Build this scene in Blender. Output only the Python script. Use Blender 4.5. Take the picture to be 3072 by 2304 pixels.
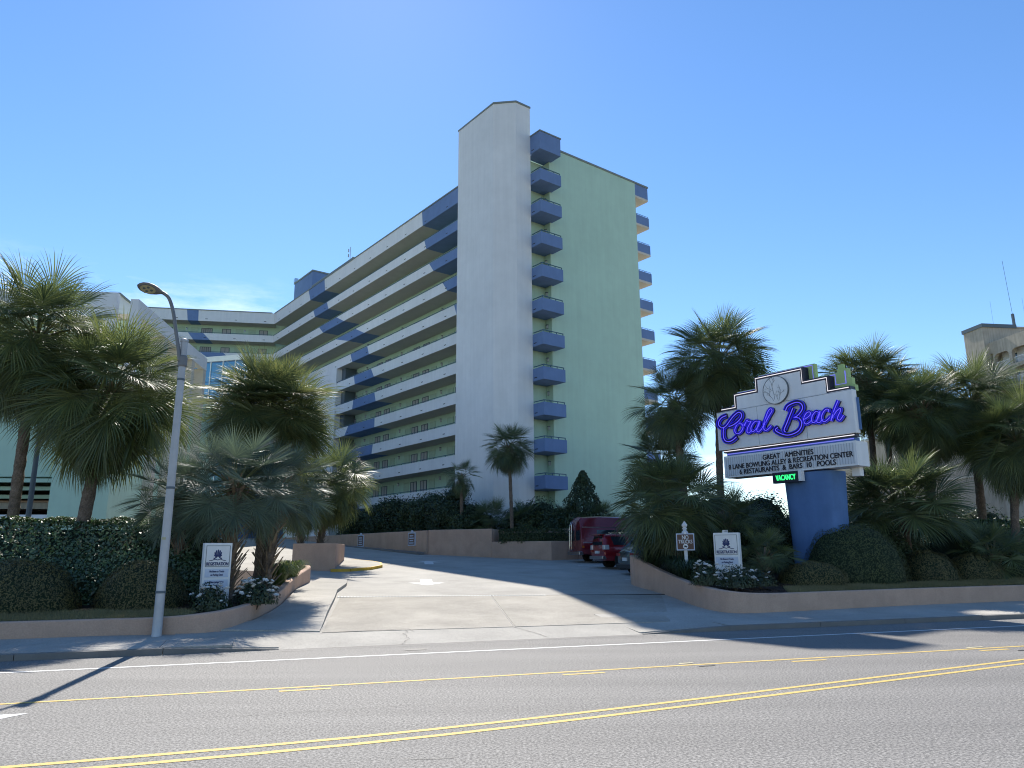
import bpy, math, random
from math import sin, cos, pi, radians, sqrt, atan2
from mathutils import Vector, Matrix

# ------------------------------------------------------------------ scene, camera, light
sc = bpy.context.scene
COL = sc.collection
for o in list(bpy.data.objects):
    bpy.data.objects.remove(o, do_unlink=True)

CAM_H = 2.1
PITCH = radians(12.7866)
ROLL = radians(-0.3462)
cam_d = bpy.data.cameras.new('camera')
cam_d.sensor_width = 36.0
cam_d.lens = 36.0 * 2232.88 / 3072.0
cam_d.clip_start = 0.1
cam_d.clip_end = 5000.0
cam = bpy.data.objects.new('camera', cam_d)
COL.objects.link(cam)
_f = Vector((0, cos(PITCH), sin(PITCH)))
_u = Vector((0, -sin(PITCH), cos(PITCH)))
_r = Vector((1, 0, 0))
_r2 = _r * cos(ROLL) + _u * sin(ROLL)
_u2 = -_r * sin(ROLL) + _u * cos(ROLL)
cam.matrix_world = Matrix(((_r2.x, _u2.x, -_f.x, 0), (_r2.y, _u2.y, -_f.y, 0),
                           (_r2.z, _u2.z, -_f.z, CAM_H), (0, 0, 0, 1)))
sc.camera = cam

SUN_YAW = radians(-12.0)      # clockwise from +Y
SUN_EL = radians(45.0)
world = bpy.data.worlds.new('World')
sc.world = world
world.use_nodes = True
wn, wl = world.node_tree.nodes, world.node_tree.links
wn.clear()
w_out = wn.new('ShaderNodeOutputWorld')
w_bg = wn.new('ShaderNodeBackground')
w_bg.inputs['Strength'].default_value = 0.125
w_sky = wn.new('ShaderNodeTexSky')
w_sky.sky_type = 'NISHITA'
w_sky.sun_disc = False
w_sky.sun_elevation = SUN_EL
w_sky.sun_rotation = SUN_YAW
w_sky.altitude = 0
w_sky.air_density = 1.0
w_sky.dust_density = 0.05
w_sky.ozone_density = 3.0
# thin cirrus near the horizon, part of the sky itself
w_tc = wn.new('ShaderNodeTexCoord')
w_map = wn.new('ShaderNodeMapping')
w_map.inputs['Scale'].default_value = (2.2, 2.2, 9.0)
w_noise = wn.new('ShaderNodeTexNoise')
w_noise.inputs['Scale'].default_value = 2.3
w_noise.inputs['Detail'].default_value = 9
w_noise.inputs['Roughness'].default_value = 0.62
w_ramp = wn.new('ShaderNodeValToRGB')
w_ramp.color_ramp.elements[0].position = 0.50
w_ramp.color_ramp.elements[1].position = 0.78
w_sep = wn.new('ShaderNodeSeparateXYZ')
w_band = wn.new('ShaderNodeMapRange')
w_band.inputs['From Min'].default_value = 0.345
w_band.inputs['From Max'].default_value = 0.27
w_mul = wn.new('ShaderNodeMath'); w_mul.operation = 'MULTIPLY'
w_mix = wn.new('ShaderNodeMixRGB')
w_mix.inputs['Color2'].default_value = (8.6, 8.9, 9.2, 1)
wl.new(w_tc.outputs['Generated'], w_map.inputs['Vector'])
wl.new(w_map.outputs['Vector'], w_noise.inputs['Vector'])
wl.new(w_noise.outputs['Fac'], w_ramp.inputs['Fac'])
wl.new(w_tc.outputs['Generated'], w_sep.inputs['Vector'])
w_az = wn.new('ShaderNodeMapRange')
w_az.inputs['From Min'].default_value = 0.05
w_az.inputs['From Max'].default_value = -0.30
w_az.inputs['To Min'].default_value = -0.17
w_az.inputs['To Max'].default_value = 0.0
wl.new(w_sep.outputs['X'], w_az.inputs['Value'])
w_add = wn.new('ShaderNodeMath'); w_add.operation = 'SUBTRACT'
wl.new(w_sep.outputs['Z'], w_add.inputs[0]); wl.new(w_az.outputs['Result'], w_add.inputs[1])
wl.new(w_add.outputs['Value'], w_band.inputs['Value'])
wl.new(w_ramp.outputs['Color'], w_mul.inputs[0])
wl.new(w_band.outputs['Result'], w_mul.inputs[1])
wl.new(w_mul.outputs['Value'], w_mix.inputs['Fac'])
w_hsv = wn.new('ShaderNodeHueSaturation')
w_hsv.inputs['Saturation'].default_value = 1.17
w_hsv.inputs['Hue'].default_value = 0.503
wl.new(w_sky.outputs['Color'], w_hsv.inputs['Color'])
wl.new(w_hsv.outputs['Color'], w_mix.inputs['Color1'])
wl.new(w_mix.outputs['Color'], w_bg.inputs['Color'])
wl.new(w_bg.outputs['Background'], w_out.inputs['Surface'])

sun_d = bpy.data.lights.new('sun', 'SUN')
sun_d.energy = 5.0
sun_d.angle = radians(0.53)
sun_d.color = (1.0, 0.95, 0.87)
sun = bpy.data.objects.new('sun', sun_d)
COL.objects.link(sun)
SUN_DIR = Vector((sin(SUN_YAW) * cos(SUN_EL), cos(SUN_YAW) * cos(SUN_EL), sin(SUN_EL)))
sun.rotation_euler = SUN_DIR.to_track_quat('Z', 'Y').to_euler()

sc.view_settings.view_transform = 'Standard'
sc.view_settings.look = 'None'
sc.view_settings.exposure = 0.62
sc.view_settings.gamma = 1.0
sc.view_settings.use_curve_mapping = False
sc.cycles.use_denoising = True
sc.cycles.denoiser = 'OPENIMAGEDENOISE'
sc.cycles.denoising_input_passes = 'RGB_ALBEDO_NORMAL'
sc.cycles.denoising_prefilter = 'ACCURATE'
sc.cycles.filter_width = 1.1
sc.cycles.max_bounces = 6
sc.cycles.diffuse_bounces = 3
sc.cycles.glossy_bounces = 2
sc.cycles.transmission_bounces = 3
sc.cycles.transparent_max_bounces = 4
sc.cycles.caustics_reflective = False
sc.cycles.caustics_refractive = False

RNG = random.Random(7)

# ------------------------------------------------------------------ materials
MATS = {}
def new_mat(name):
    m = bpy.data.materials.new(name)
    m.use_nodes = True
    n, l = m.node_tree.nodes, m.node_tree.links
    b = n['Principled BSDF']
    MATS[name] = m
    return m, n, l, b

def surf(name, col, rough=0.85, var=0.10, scale=3.0, bump=0.0, bscale=60.0, streak=0.0, metal=0.0, spec=0.3,
         fine=0.0, fscale=150.0):
    """painted / plastered surface: base colour with broad mottling, vertical streaks and a fine bump"""
    m, n, l, b = new_mat(name)
    b.inputs['Roughness'].default_value = rough
    b.inputs['Metallic'].default_value = metal
    b.inputs['Specular IOR Level'].default_value = spec
    tc = n.new('ShaderNodeTexCoord')
    nz = n.new('ShaderNodeTexNoise')
    nz.inputs['Scale'].default_value = scale
    nz.inputs['Detail'].default_value = 6
    nz.inputs['Roughness'].default_value = 0.6
    l.new(tc.outputs['Object'], nz.inputs['Vector'])
    cr = n.new('ShaderNodeValToRGB')
    lo = tuple(max(0, c * (1 - var)) for c in col) + (1,)
    hi = tuple(min(1, c * (1 + var)) for c in col) + (1,)
    cr.color_ramp.elements[0].position = 0.3
    cr.color_ramp.elements[0].color = lo
    cr.color_ramp.elements[1].position = 0.7
    cr.color_ramp.elements[1].color = hi
    l.new(nz.outputs['Fac'], cr.inputs['Fac'])
    last = cr.outputs['Color']
    def mult(fac_out, lo_v, hi_v, last):
        mr = n.new('ShaderNodeMapRange')
        mr.inputs['From Min'].default_value = 0.35
        mr.inputs['From Max'].default_value = 0.65
        mr.inputs['To Min'].default_value = lo_v
        mr.inputs['To Max'].default_value = hi_v
        l.new(fac_out, mr.inputs['Value'])
        mx = n.new('ShaderNodeMixRGB'); mx.blend_type = 'MULTIPLY'
        mx.inputs['Fac'].default_value = 1.0
        l.new(last, mx.inputs['Color1'])
        l.new(mr.outputs['Result'], mx.inputs['Color2'])
        return mx.outputs['Color']
    if streak:
        mp = n.new('ShaderNodeMapping')
        mp.inputs['Scale'].default_value = (2.2, 2.2, 0.10)
        l.new(tc.outputs['Object'], mp.inputs['Vector'])
        ns = n.new('ShaderNodeTexNoise')
        ns.inputs['Scale'].default_value = 1.6
        ns.inputs['Detail'].default_value = 5
        l.new(mp.outputs['Vector'], ns.inputs['Vector'])
        last = mult(ns.outputs['Fac'], 1 - streak, 1.0, last)
    if fine:
        nf = n.new('ShaderNodeTexNoise')
        nf.inputs['Scale'].default_value = fscale
        nf.inputs['Detail'].default_value = 2
        l.new(tc.outputs['Object'], nf.inputs['Vector'])
        last = mult(nf.outputs['Fac'], 1 - fine, 1 + fine, last)
    l.new(last, b.inputs['Base Color'])
    if bump:
        nb = n.new('ShaderNodeTexNoise')
        nb.inputs['Scale'].default_value = bscale
        nb.inputs['Detail'].default_value = 3
        l.new(tc.outputs['Object'], nb.inputs['Vector'])
        bp = n.new('ShaderNodeBump')
        bp.inputs['Strength'].default_value = bump
        bp.inputs['Distance'].default_value = 0.02
        l.new(nb.outputs['Fac'], bp.inputs['Height'])
        l.new(bp.outputs['Normal'], b.inputs['Normal'])
    return m

def leaf(name, c1, c2, rough=0.42, trans=0.28, tcol=None, scale=2.5, spec=0.5):
    """foliage: colour varies by object and by place, some light comes through the blade"""
    m, n, l, b = new_mat(name)
    b.inputs['Roughness'].default_value = rough
    b.inputs['Specular IOR Level'].default_value = spec
    geo = n.new('ShaderNodeNewGeometry')
    oi = n.new('ShaderNodeObjectInfo')
    tc = n.new('ShaderNodeTexCoord')
    nz = n.new('ShaderNodeTexNoise')
    nz.inputs['Scale'].default_value = scale
    nz.inputs['Detail'].default_value = 3
    l.new(tc.outputs['Object'], nz.inputs['Vector'])
    ad = n.new('ShaderNodeMath'); ad.operation = 'ADD'
    l.new(nz.outputs['Fac'], ad.inputs[0])
    sb = n.new('ShaderNodeMath'); sb.operation = 'MULTIPLY_ADD'
    sb.inputs[1].default_value = 0.5; sb.inputs[2].default_value = -0.25
    l.new(geo.outputs['Random Per Island'], sb.inputs[0])
    l.new(sb.outputs['Value'], ad.inputs[1])
    ad2 = n.new('ShaderNodeMath'); ad2.operation = 'ADD'
    sb2 = n.new('ShaderNodeMath'); sb2.operation = 'MULTIPLY_ADD'
    sb2.inputs[1].default_value = 0.4; sb2.inputs[2].default_value = -0.2
    l.new(oi.outputs['Random'], sb2.inputs[0])
    l.new(ad.outputs['Value'], ad2.inputs[0]); l.new(sb2.outputs['Value'], ad2.inputs[1])
    cr = n.new('ShaderNodeValToRGB')
    cr.color_ramp.elements[0].position = 0.2
    cr.color_ramp.elements[0].color = c1 + (1,)
    cr.color_ramp.elements[1].position = 0.8
    cr.color_ramp.elements[1].color = c2 + (1,)
    l.new(ad2.outputs['Value'], cr.inputs['Fac'])
    l.new(cr.outputs['Color'], b.inputs['Base Color'])
    tr = n.new('ShaderNodeBsdfTranslucent')
    if tcol:
        tr.inputs['Color'].default_value = tcol + (1,)
    else:
        l.new(cr.outputs['Color'], tr.inputs['Color'])
    mx = n.new('ShaderNodeMixShader')
    mx.inputs['Fac'].default_value = trans
    l.new(b.outputs['BSDF'], mx.inputs[1]); l.new(tr.outputs['BSDF'], mx.inputs[2])
    l.new(mx.outputs['Shader'], n['Material Output'].inputs['Surface'])
    return m

def glow(name, col, strength, base=(0.02, 0.02, 0.02)):
    m, n, l, b = new_mat(name)
    b.inputs['Base Color'].default_value = base + (1,)
    b.inputs['Emission Color'].default_value = col + (1,)
    b.inputs['Emission Strength'].default_value = strength
    return m

def plain(name, col, rough=0.5, metal=0.0, spec=0.5, coat=0.0):
    m, n, l, b = new_mat(name)
    b.inputs['Roughness'].default_value = rough
    b.inputs['Metallic'].default_value = metal
    b.inputs['Specular IOR Level'].default_value = spec
    b.inputs['Coat Weight'].default_value = coat
    tc = n.new('ShaderNodeTexCoord')
    nz = n.new('ShaderNodeTexNoise'); nz.inputs['Scale'].default_value = 9
    nz.inputs['Detail'].default_value = 5
    l.new(tc.outputs['Object'], nz.inputs['Vector'])
    cr = n.new('ShaderNodeValToRGB')
    cr.color_ramp.elements[0].color = tuple(c * 0.9 for c in col) + (1,)
    cr.color_ramp.elements[1].color = tuple(min(1, c * 1.1) for c in col) + (1,)
    l.new(nz.outputs['Fac'], cr.inputs['Fac'])
    l.new(cr.outputs['Color'], b.inputs['Base Color'])
    return m

M_WHITE = surf('white_stucco', (0.79, 0.785, 0.77), 0.9, 0.045, 0.35, 0.12, 5, streak=0.045, fine=.015, fscale=1.5)
M_BLUE = surf('blue_stucco', (0.16, 0.245, 0.43), 0.85, 0.07, 1.0, 0.12, 5, streak=0.04)
M_MINT = surf('mint_stucco', (0.49, 0.66, 0.52), 0.9, 0.04, 0.35, 0.12, 5, streak=0.045, fine=.015, fscale=1.5)
M_CREAM = surf('cream_soffit', (0.62, 0.56, 0.46), 0.9, 0.05, 1.0)
M_COPING = surf('grey_metal_coping', (0.22, 0.25, 0.24), 0.6, 0.05, 2.0)
M_RAIL = surf('dark_teal_rail', (0.06, 0.13, 0.17), 0.45, 0.08, 5.0)
M_DOOR = surf('pale_green_door', (0.42, 0.55, 0.42), 0.6, 0.05, 3.0)
M_FRAME = surf('grey_frame', (0.10, 0.13, 0.15), 0.5, 0.05, 3.0)
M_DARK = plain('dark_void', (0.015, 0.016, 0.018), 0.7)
M_TAN = surf('tan_stucco', (0.46, 0.41, 0.33), 0.9, 0.14, 0.7, 0.8, 6, streak=0.22)
M_TERRA = surf('salmon_wall', (0.51, 0.345, 0.255), 0.9, 0.10, 1.3, 0.55, 18, streak=0.06, fine=0.06, fscale=30)
M_CONC = surf('concrete', (0.385, 0.36, 0.315), 0.9, 0.17, 0.5, 0.25, 60, fine=0.18, fscale=34, streak=0.0)
M_CONC2 = surf('concrete_apron', (0.345, 0.315, 0.265), 0.9, 0.20, 0.6, 0.25, 60, fine=0.2, fscale=30)
M_KERB = surf('kerb_concrete', (0.20, 0.19, 0.175), 0.9, 0.12, 1.6, 0.4, 60, fine=0.12)
M_YKERB = surf('yellow_kerb_paint', (0.62, 0.38, 0.05), 0.7, 0.2, 4.0, 0.3, 60)
M_POLE = surf('pole_aluminium', (0.44, 0.45, 0.46), 0.5, 0.12, 2.0, 0.15, 20, streak=0.15, metal=0.25)
M_LAMP = plain('lamp_housing', (0.16, 0.165, 0.17), 0.5, 0.2)
M_LENS = plain('lamp_lens', (0.38, 0.36, 0.22), 0.35)
M_BARK = surf('palm_bark', (0.155, 0.115, 0.085), 0.95, 0.35, 5.0, 1.0, 14, fine=0.25, fscale=26)
M_BOOT = surf('palm_boot', (0.22, 0.165, 0.11), 0.9, 0.35, 6.0, 0.5, 30)
M_STEM = surf('stem_bark', (0.10, 0.08, 0.06), 0.95, 0.25, 8.0, 0.6, 20)
M_MULCH = surf('mulch', (0.045, 0.028, 0.02), 1.0, 0.5, 14.0, 1.0, 60, fine=0.4, fscale=50)
M_CHIP = leaf('mulch_chip', (0.03, 0.018, 0.012), (0.10, 0.06, 0.04), 0.9, 0.0)
M_SOIL = surf('lawn_soil', (0.15, 0.13, 0.075), 1.0, 0.3, 8.0, 0.8, 40)
M_PALM = leaf('palm_leaf', (0.075, 0.110, 0.042), (0.175, 0.205, 0.062), 0.44, 0.42, None, 1.2, 0.8)
M_PALM2 = leaf('palm_leaf_dark', (0.060, 0.095, 0.045), (0.150, 0.185, 0.062), 0.44, 0.40, None, 1.2, 0.8)
M_PALMB = leaf('palm_leaf_blue', (0.085, 0.125, 0.090), (0.165, 0.215, 0.13), 0.42, 0.32, None, 1.2, 0.6)
M_PALMG = leaf('palm_leaf_golden', (0.075, 0.112, 0.042), (0.195, 0.210, 0.070), 0.42, 0.45, None, 1.2, 0.7)
M_PALMD = leaf('palm_leaf_dead', (0.11, 0.065, 0.05), (0.22, 0.14, 0.10), 0.7, 0.2, None, 2.0, 0.2)
M_PET = leaf('palm_petiole', (0.10, 0.12, 0.045), (0.16, 0.16, 0.07), 0.4, 0.05)
M_HEDGE = leaf('hedge_leaf', (0.038, 0.080, 0.028), (0.11, 0.18, 0.055), 0.44, 0.30, None, 2.0, 1.0)
M_BUSH = leaf('bush_leaf', (0.045, 0.068, 0.026), (0.115, 0.135, 0.042), 0.5, 0.18, None, 2.0, 0.4)
M_BUSHB = leaf('bush_leaf_bronze', (0.060, 0.060, 0.024), (0.165, 0.145, 0.052), 0.5, 0.18, None, 2.0, 0.4)
M_DTREE = leaf('dark_tree_leaf', (0.028, 0.052, 0.026), (0.080, 0.115, 0.046), 0.45, 0.2, None, 1.5, 0.4)
M_ROSE = leaf('rose_leaf', (0.015, 0.035, 0.018), (0.045, 0.075, 0.03), 0.4, 0.2, None, 3.0, 0.5)
M_PETAL = leaf('white_petal', (0.72, 0.70, 0.64), (0.85, 0.84, 0.80), 0.6, 0.35)
M_LIRIO = leaf('grassy_leaf', (0.07, 0.11, 0.03), (0.17, 0.21, 0.06), 0.35, 0.3)
M_GRASS = leaf('lawn_blade', (0.20, 0.18, 0.085), (0.36, 0.31, 0.16), 0.7, 0.3, None, 0.8, 0.2)
M_CORE = surf('foliage_shade', (0.022, 0.034, 0.016), 1.0, 0.3, 6.0)  # closed core inside bushes and hedges, inner shade put into its colour
M_SIGNW = surf('sign_white', (0.82, 0.82, 0.81), 0.55, 0.04, 1.5, streak=0.06)
M_NAVY = plain('sign_navy', (0.012, 0.012, 0.03), 0.45)
M_LIME = surf('sign_lime', (0.42, 0.55, 0.22), 0.6, 0.05, 2.0)
M_SBLUE = surf('sign_pillar_blue', (0.105, 0.20, 0.40), 0.8, 0.12, 1.3, 0.15, 14, streak=0.1)
M_CHAN = plain('letter_channel', (0.012, 0.016, 0.05), 0.5)
M_CHANR = glow('letter_return_glow', (0.02, 0.01, 1.0), 0.20, (0.03, 0.03, 0.35))  # no lamp itself: neon light on the letter edges added as emission
M_NEONB = glow('neon_blue', (0.12, 0.09, 1.0), 0.75)
M_NEONV = glow('neon_violet', (0.20, 0.22, 0.95), 0.6)
M_NEONW = glow('neon_white', (0.95, 0.93, 1.0), 0.75)
M_NEONG = glow('neon_green', (0.03, 1.0, 0.22), 1.2)
M_INK = plain('black_ink', (0.012, 0.012, 0.02), 0.6)
M_INKB = plain('navy_ink', (0.015, 0.03, 0.12), 0.6)
M_INKG = plain('grey_ink', (0.12, 0.14, 0.15), 0.6)
M_BROWN = plain('sign_brown', (0.13, 0.065, 0.04), 0.6)
M_SWHITE = surf('board_white', (0.78, 0.78, 0.76), 0.6, 0.05, 3.0, streak=0.08)
M_SPALE = plain('board_pale_blue', (0.52, 0.58, 0.68), 0.6)
M_GLASS = plain('window_glass', (0.02, 0.03, 0.04), 0.06, 0.0, 0.8)
M_CURT = plain('net_curtain', (0.42, 0.42, 0.42), 0.9)
M_BGLASS = plain('blue_glass', (0.10, 0.27, 0.42), 0.08, 0.3, 0.8)
M_REDV = plain('maroon_paint', (0.17, 0.014, 0.024), 0.25, 0.2, 0.5, 0.6)
M_REDS = plain('red_paint', (0.25, 0.010, 0.018), 0.22, 0.2, 0.5, 0.8)
M_GREYC = plain('grey_green_paint', (0.095, 0.115, 0.11), 0.25, 0.5, 0.5, 0.8)
M_CHROME = plain('chrome', (0.6, 0.6, 0.6), 0.2, 1.0)
M_TYRE = plain('tyre_rubber', (0.014, 0.014, 0.015), 0.85)
M_RIM = plain('alloy_rim', (0.35, 0.35, 0.36), 0.3, 0.9)
M_TAIL = plain('tail_light', (0.25, 0.02, 0.02), 0.15, 0, 0.6)
M_AMBER = plain('amber_light', (0.45, 0.12, 0.02), 0.2, 0, 0.6)
M_CLEAR = plain('clear_lens', (0.6, 0.6, 0.62), 0.15, 0.3, 0.6)
M_BLACKP = plain('black_plastic', (0.02, 0.021, 0.022), 0.55)
M_PLATE = plain('licence_plate', (0.6, 0.62, 0.6), 0.5)

def asphalt(name, dark=0.085, light=0.32):
    m, n, l, b = new_mat(name)
    b.inputs['Roughness'].default_value = 0.8
    b.inputs['Specular IOR Level'].default_value = 0.35
    tc = n.new('ShaderNodeTexCoord')
    nz = n.new('ShaderNodeTexNoise'); nz.inputs['Scale'].default_value = 30; nz.inputs['Detail'].default_value = 2
    nz.inputs['Roughness'].default_value = 0.8
    l.new(tc.outputs['Object'], nz.inputs['Vector'])
    cr = n.new('ShaderNodeValToRGB')
    e = cr.color_ramp.elements
    e[0].position = 0.38; e[0].color = (dark, dark * 0.955, dark * 0.89, 1)
    e[1].position = 0.64; e[1].color = (light, light * 0.945, light * 0.86, 1)
    l.new(nz.outputs['Fac'], cr.inputs['Fac'])
    # sparse pale stones
    vo = n.new('ShaderNodeTexVoronoi'); vo.inputs['Scale'].default_value = 9
    l.new(tc.outputs['Object'], vo.inputs['Vector'])
    lt = n.new('ShaderNodeMath'); lt.operation = 'LESS_THAN'; lt.inputs[1].default_value = 0.11
    l.new(vo.outputs['Distance'], lt.inputs[0])
    mx = n.new('ShaderNodeMixRGB'); mx.inputs['Color2'].default_value = (0.44, 0.42, 0.38, 1)
    hf = n.new('ShaderNodeMath'); hf.operation = 'MULTIPLY'; hf.inputs[1].default_value = 0.6
    l.new(lt.outputs['Value'], hf.inputs[0]); l.new(hf.outputs['Value'], mx.inputs['Fac'])
    l.new(cr.outputs['Color'], mx.inputs['Color1'])
    # broad wear along the lanes
    mp = n.new('ShaderNodeMapping')
    mp.inputs['Rotation'].default_value = (0, 0, radians(-17.6))
    mp.inputs['Scale'].default_value = (0.05, 0.55, 1)
    l.new(tc.outputs['Object'], mp.inputs['Vector'])
    nb = n.new('ShaderNodeTexNoise'); nb.inputs['Scale'].default_value = 1.7; nb.inputs['Detail'].default_value = 6
    l.new(mp.outputs['Vector'], nb.inputs['Vector'])
    mr = n.new('ShaderNodeMapRange'); mr.inputs['From Min'].default_value = 0.3; mr.inputs['From Max'].default_value = 0.7
    mr.inputs['To Min'].default_value = 0.86; mr.inputs['To Max'].default_value = 1.12
    l.new(nb.outputs['Fac'], mr.inputs['Value'])
    m2 = n.new('ShaderNodeMixRGB'); m2.blend_type = 'MULTIPLY'; m2.inputs['Fac'].default_value = 1
    l.new(mx.outputs['Color'], m2.inputs['Color1']); l.new(mr.outputs['Result'], m2.inputs['Color2'])
    l.new(m2.outputs['Color'], b.inputs['Base Color'])
    bp = n.new('ShaderNodeBump'); bp.inputs['Strength'].default_value = 0.6; bp.inputs['Distance'].default_value = 0.01
    l.new(nz.outputs['Fac'], bp.inputs['Height']); l.new(bp.outputs['Normal'], b.inputs['Normal'])
    return m
M_ASPH = asphalt('asphalt')

def paint(name, col, wear=0.5):
    """worn road paint: stones of the road show through in places"""
    m, n, l, b = new_mat(name)
    b.inputs['Roughness'].default_value = 0.75
    tc = n.new('ShaderNodeTexCoord')
    nz = n.new('ShaderNodeTexNoise'); nz.inputs['Scale'].default_value = 38; nz.inputs['Detail'].default_value = 4
    nz.inputs['Roughness'].default_value = 0.8
    l.new(tc.outputs['Object'], nz.inputs['Vector'])
    cr = n.new('ShaderNodeValToRGB')
    e = cr.color_ramp.elements
    e[0].position = 0.36; e[0].color = (0.2, 0.19, 0.17, 1)
    e[1].position = 0.36 + 0.12 * (1 - wear) + 0.03; e[1].color = col + (1,)
    l.new(nz.outputs['Fac'], cr.inputs['Fac'])
    l.new(cr.outputs['Color'], b.inputs['Base Color'])
    return m
M_YPAINT = paint('yellow_road_paint', (0.62, 0.43, 0.10), 0.4)
M_WPAINT = paint('white_road_paint', (0.72, 0.71, 0.67), 0.6)
M_YPALE = paint('pale_yellow_paint', (0.56, 0.50, 0.30), 0.3)

# ------------------------------------------------------------------ mesh helpers
class MB:
    def __init__(s):
        s.v = []; s.f = []; s.m = []; s.smooth = False
    def add(s, verts, faces, mi=0):
        k = len(s.v)
        s.v.extend([tuple(p) for p in verts])
        for f in faces:
            s.f.append(tuple(i + k for i in f)); s.m.append(mi)
        return s
    def box(s, x0, x1, y0, y1, z0, z1, mi=0):
        return s.add([(x0, y0, z0), (x1, y0, z0), (x1, y1, z0), (x0, y1, z0), (x0, y0, z1), (x1, y0, z1), (x1, y1, z1), (x0, y1, z1)],
                     [(0, 3, 2, 1), (4, 5, 6, 7), (0, 1, 5, 4), (1, 2, 6, 5), (2, 3, 7, 6), (3, 0, 4, 7)], mi)
    def prism(s, poly, z0, z1, mi=0, top=None):
        """poly: ccw list of (x,y); z0,z1 numbers or functions of (x,y)"""
        n = len(poly)
        f0 = z0 if callable(z0) else (lambda x, y: z0)
        f1 = z1 if callable(z1) else (lambda x, y: z1)
        vs = [(x, y, f0(x, y)) for x, y in poly] + [(x, y, f1(x, y)) for x, y in poly]
        fs = [tuple(range(n - 1, -1, -1)), tuple(range(n, 2 * n))]
        s.add(vs, fs + [(i, (i + 1) % n, n + (i + 1) % n, n + i) for i in range(n)], mi)
        return s
    def xprism(s, poly, y0, y1, mi=0):
        """poly in (x,z), ccw seen from -y; extruded along y"""
        n = len(poly)
        vs = [(x, y0, z) for x, z in poly] + [(x, y1, z) for x, z in poly]
        s.add(vs, [tuple(range(n)), tuple(range(2 * n - 1, n - 1, -1))] +
              [((i + 1) % n, i, n + i, n + (i + 1) % n) for i in range(n)], mi)
        return s
    def tube(s, path, r, seg=8, mi=0, cap=True):
        path = [Vector(p) for p in path]
        n = len(path)
        rr = r if isinstance(r, (list, tuple)) else [r] * n
        rings = []
        ref = None
        for i, p in enumerate(path):
            d = (path[min(i + 1, n - 1)] - path[max(i - 1, 0)])
            d = d.normalized() if d.length > 1e-9 else Vector((0, 0, 1))
            if ref is None:
                ref = Vector((0, 0, 1)) if abs(d.z) < 0.9 else Vector((1, 0, 0))
            a = d.cross(ref)
            a = a.normalized() if a.length > 1e-6 else Vector((1, 0, 0))
            b = a.cross(d).normalized()
            ref = b
            rings.append([p + (a * cos(2 * pi * k / seg) + b * sin(2 * pi * k / seg)) * rr[i] for k in range(seg)])
        vs = [q for ring in rings for q in ring]
        fs = []
        for i in range(n - 1):
            for k in range(seg):
                k2 = (k + 1) % seg
                fs.append((i * seg + k, (i + 1) * seg + k, (i + 1) * seg + k2, i * seg + k2))
        if cap:
            fs.append(tuple(range(seg))); fs.append(tuple(range(n * seg - 1, (n - 1) * seg - 1, -1)))
        s.add(vs, fs, mi)
        return s
    def lathe(s, prof, seg=20, mi=0, axis='z', c=(0, 0, 0)):
        vs = []
        for (r, h) in prof:
            for k in range(seg):
                t = 2 * pi * k / seg
                if axis == 'z': vs.append((c[0] + r * cos(t), c[1] + r * sin(t), c[2] + h))
                elif axis == 'y': vs.append((c[0] + r * cos(t), c[1] + h, c[2] + r * sin(t)))
                else: vs.append((c[0] + h, c[1] + r * cos(t), c[2] + r * sin(t)))
        fs = []
        for i in range(len(prof) - 1):
            for k in range(seg):
                k2 = (k + 1) % seg
                fs.append((i * seg + k, i * seg + k2, (i + 1) * seg + k2, (i + 1) * seg + k))
        s.add(vs, fs, mi)
        return s
    def mesh(s, name, mats):
        me = bpy.data.meshes.new(name)
        me.from_pydata(s.v, [], s.f)
        for m in (mats if isinstance(mats, (list, tuple)) else [mats]):
            me.materials.append(m)
        if isinstance(mats, (list, tuple)) and len(mats) > 1:
            me.polygons.foreach_set('material_index', s.m)
        if s.smooth:
            me.polygons.foreach_set('use_smooth', [True] * len(me.polygons))
        me.update()
        return me
    def build(s, name, mats, parent=None, loc=(0, 0, 0), rz=0.0):
        return link(name, s.mesh(name, mats), parent, loc, rz)

def link(name, me, parent=None, loc=(0, 0, 0), rz=0.0, rot=None, scale=None):
    o = bpy.data.objects.new(name, me)
    COL.objects.link(o)
    o.location = loc
    o.rotation_euler = rot if rot else (0, 0, rz)
    if scale: o.scale = scale
    if parent: o.parent = parent
    return o

def empty(name, loc, rz=0.0, parent=None):
    o = bpy.data.objects.new(name, None)
    o.empty_display_size = 0.2
    COL.objects.link(o)
    o.location = loc
    o.rotation_euler = (0, 0, rz)
    if parent: o.parent = parent
    return o

def tag(o, label=None, cat=None, group=None, kind=None):
    if label: o['label'] = label
    if cat: o['category'] = cat
    if group: o['group'] = group
    if kind: o['kind'] = kind
    return o

def bevel(o, w=0.02, seg=2):
    m = o.modifiers.new('bevel', 'BEVEL'); m.width = w; m.segments = seg; m.limit_method = 'ANGLE'
    m.angle_limit = radians(35)
    return o

def smooth_path(pts, k=6, closed=False):
    """Catmull-Rom through the points"""
    P = [Vector(p) for p in pts]
    out = []
    n = len(P)
    rng = range(n if closed else n - 1)
    for i in rng:
        if closed:
            p0, p1, p2, p3 = P[(i - 1) % n], P[i], P[(i + 1) % n], P[(i + 2) % n]
        else:
            p0, p1, p2, p3 = P[max(i - 1, 0)], P[i], P[i + 1], P[min(i + 2, n - 1)]
        for j in range(k):
            t = j / k
            out.append(0.5 * ((2 * p1) + (p2 - p0) * t + (2 * p0 - 5 * p1 + 4 * p2 - p3) * t * t + (3 * p1 - p0 - 3 * p2 + p3) * t ** 3))
    if not closed: out.append(P[-1])
    return out

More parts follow.
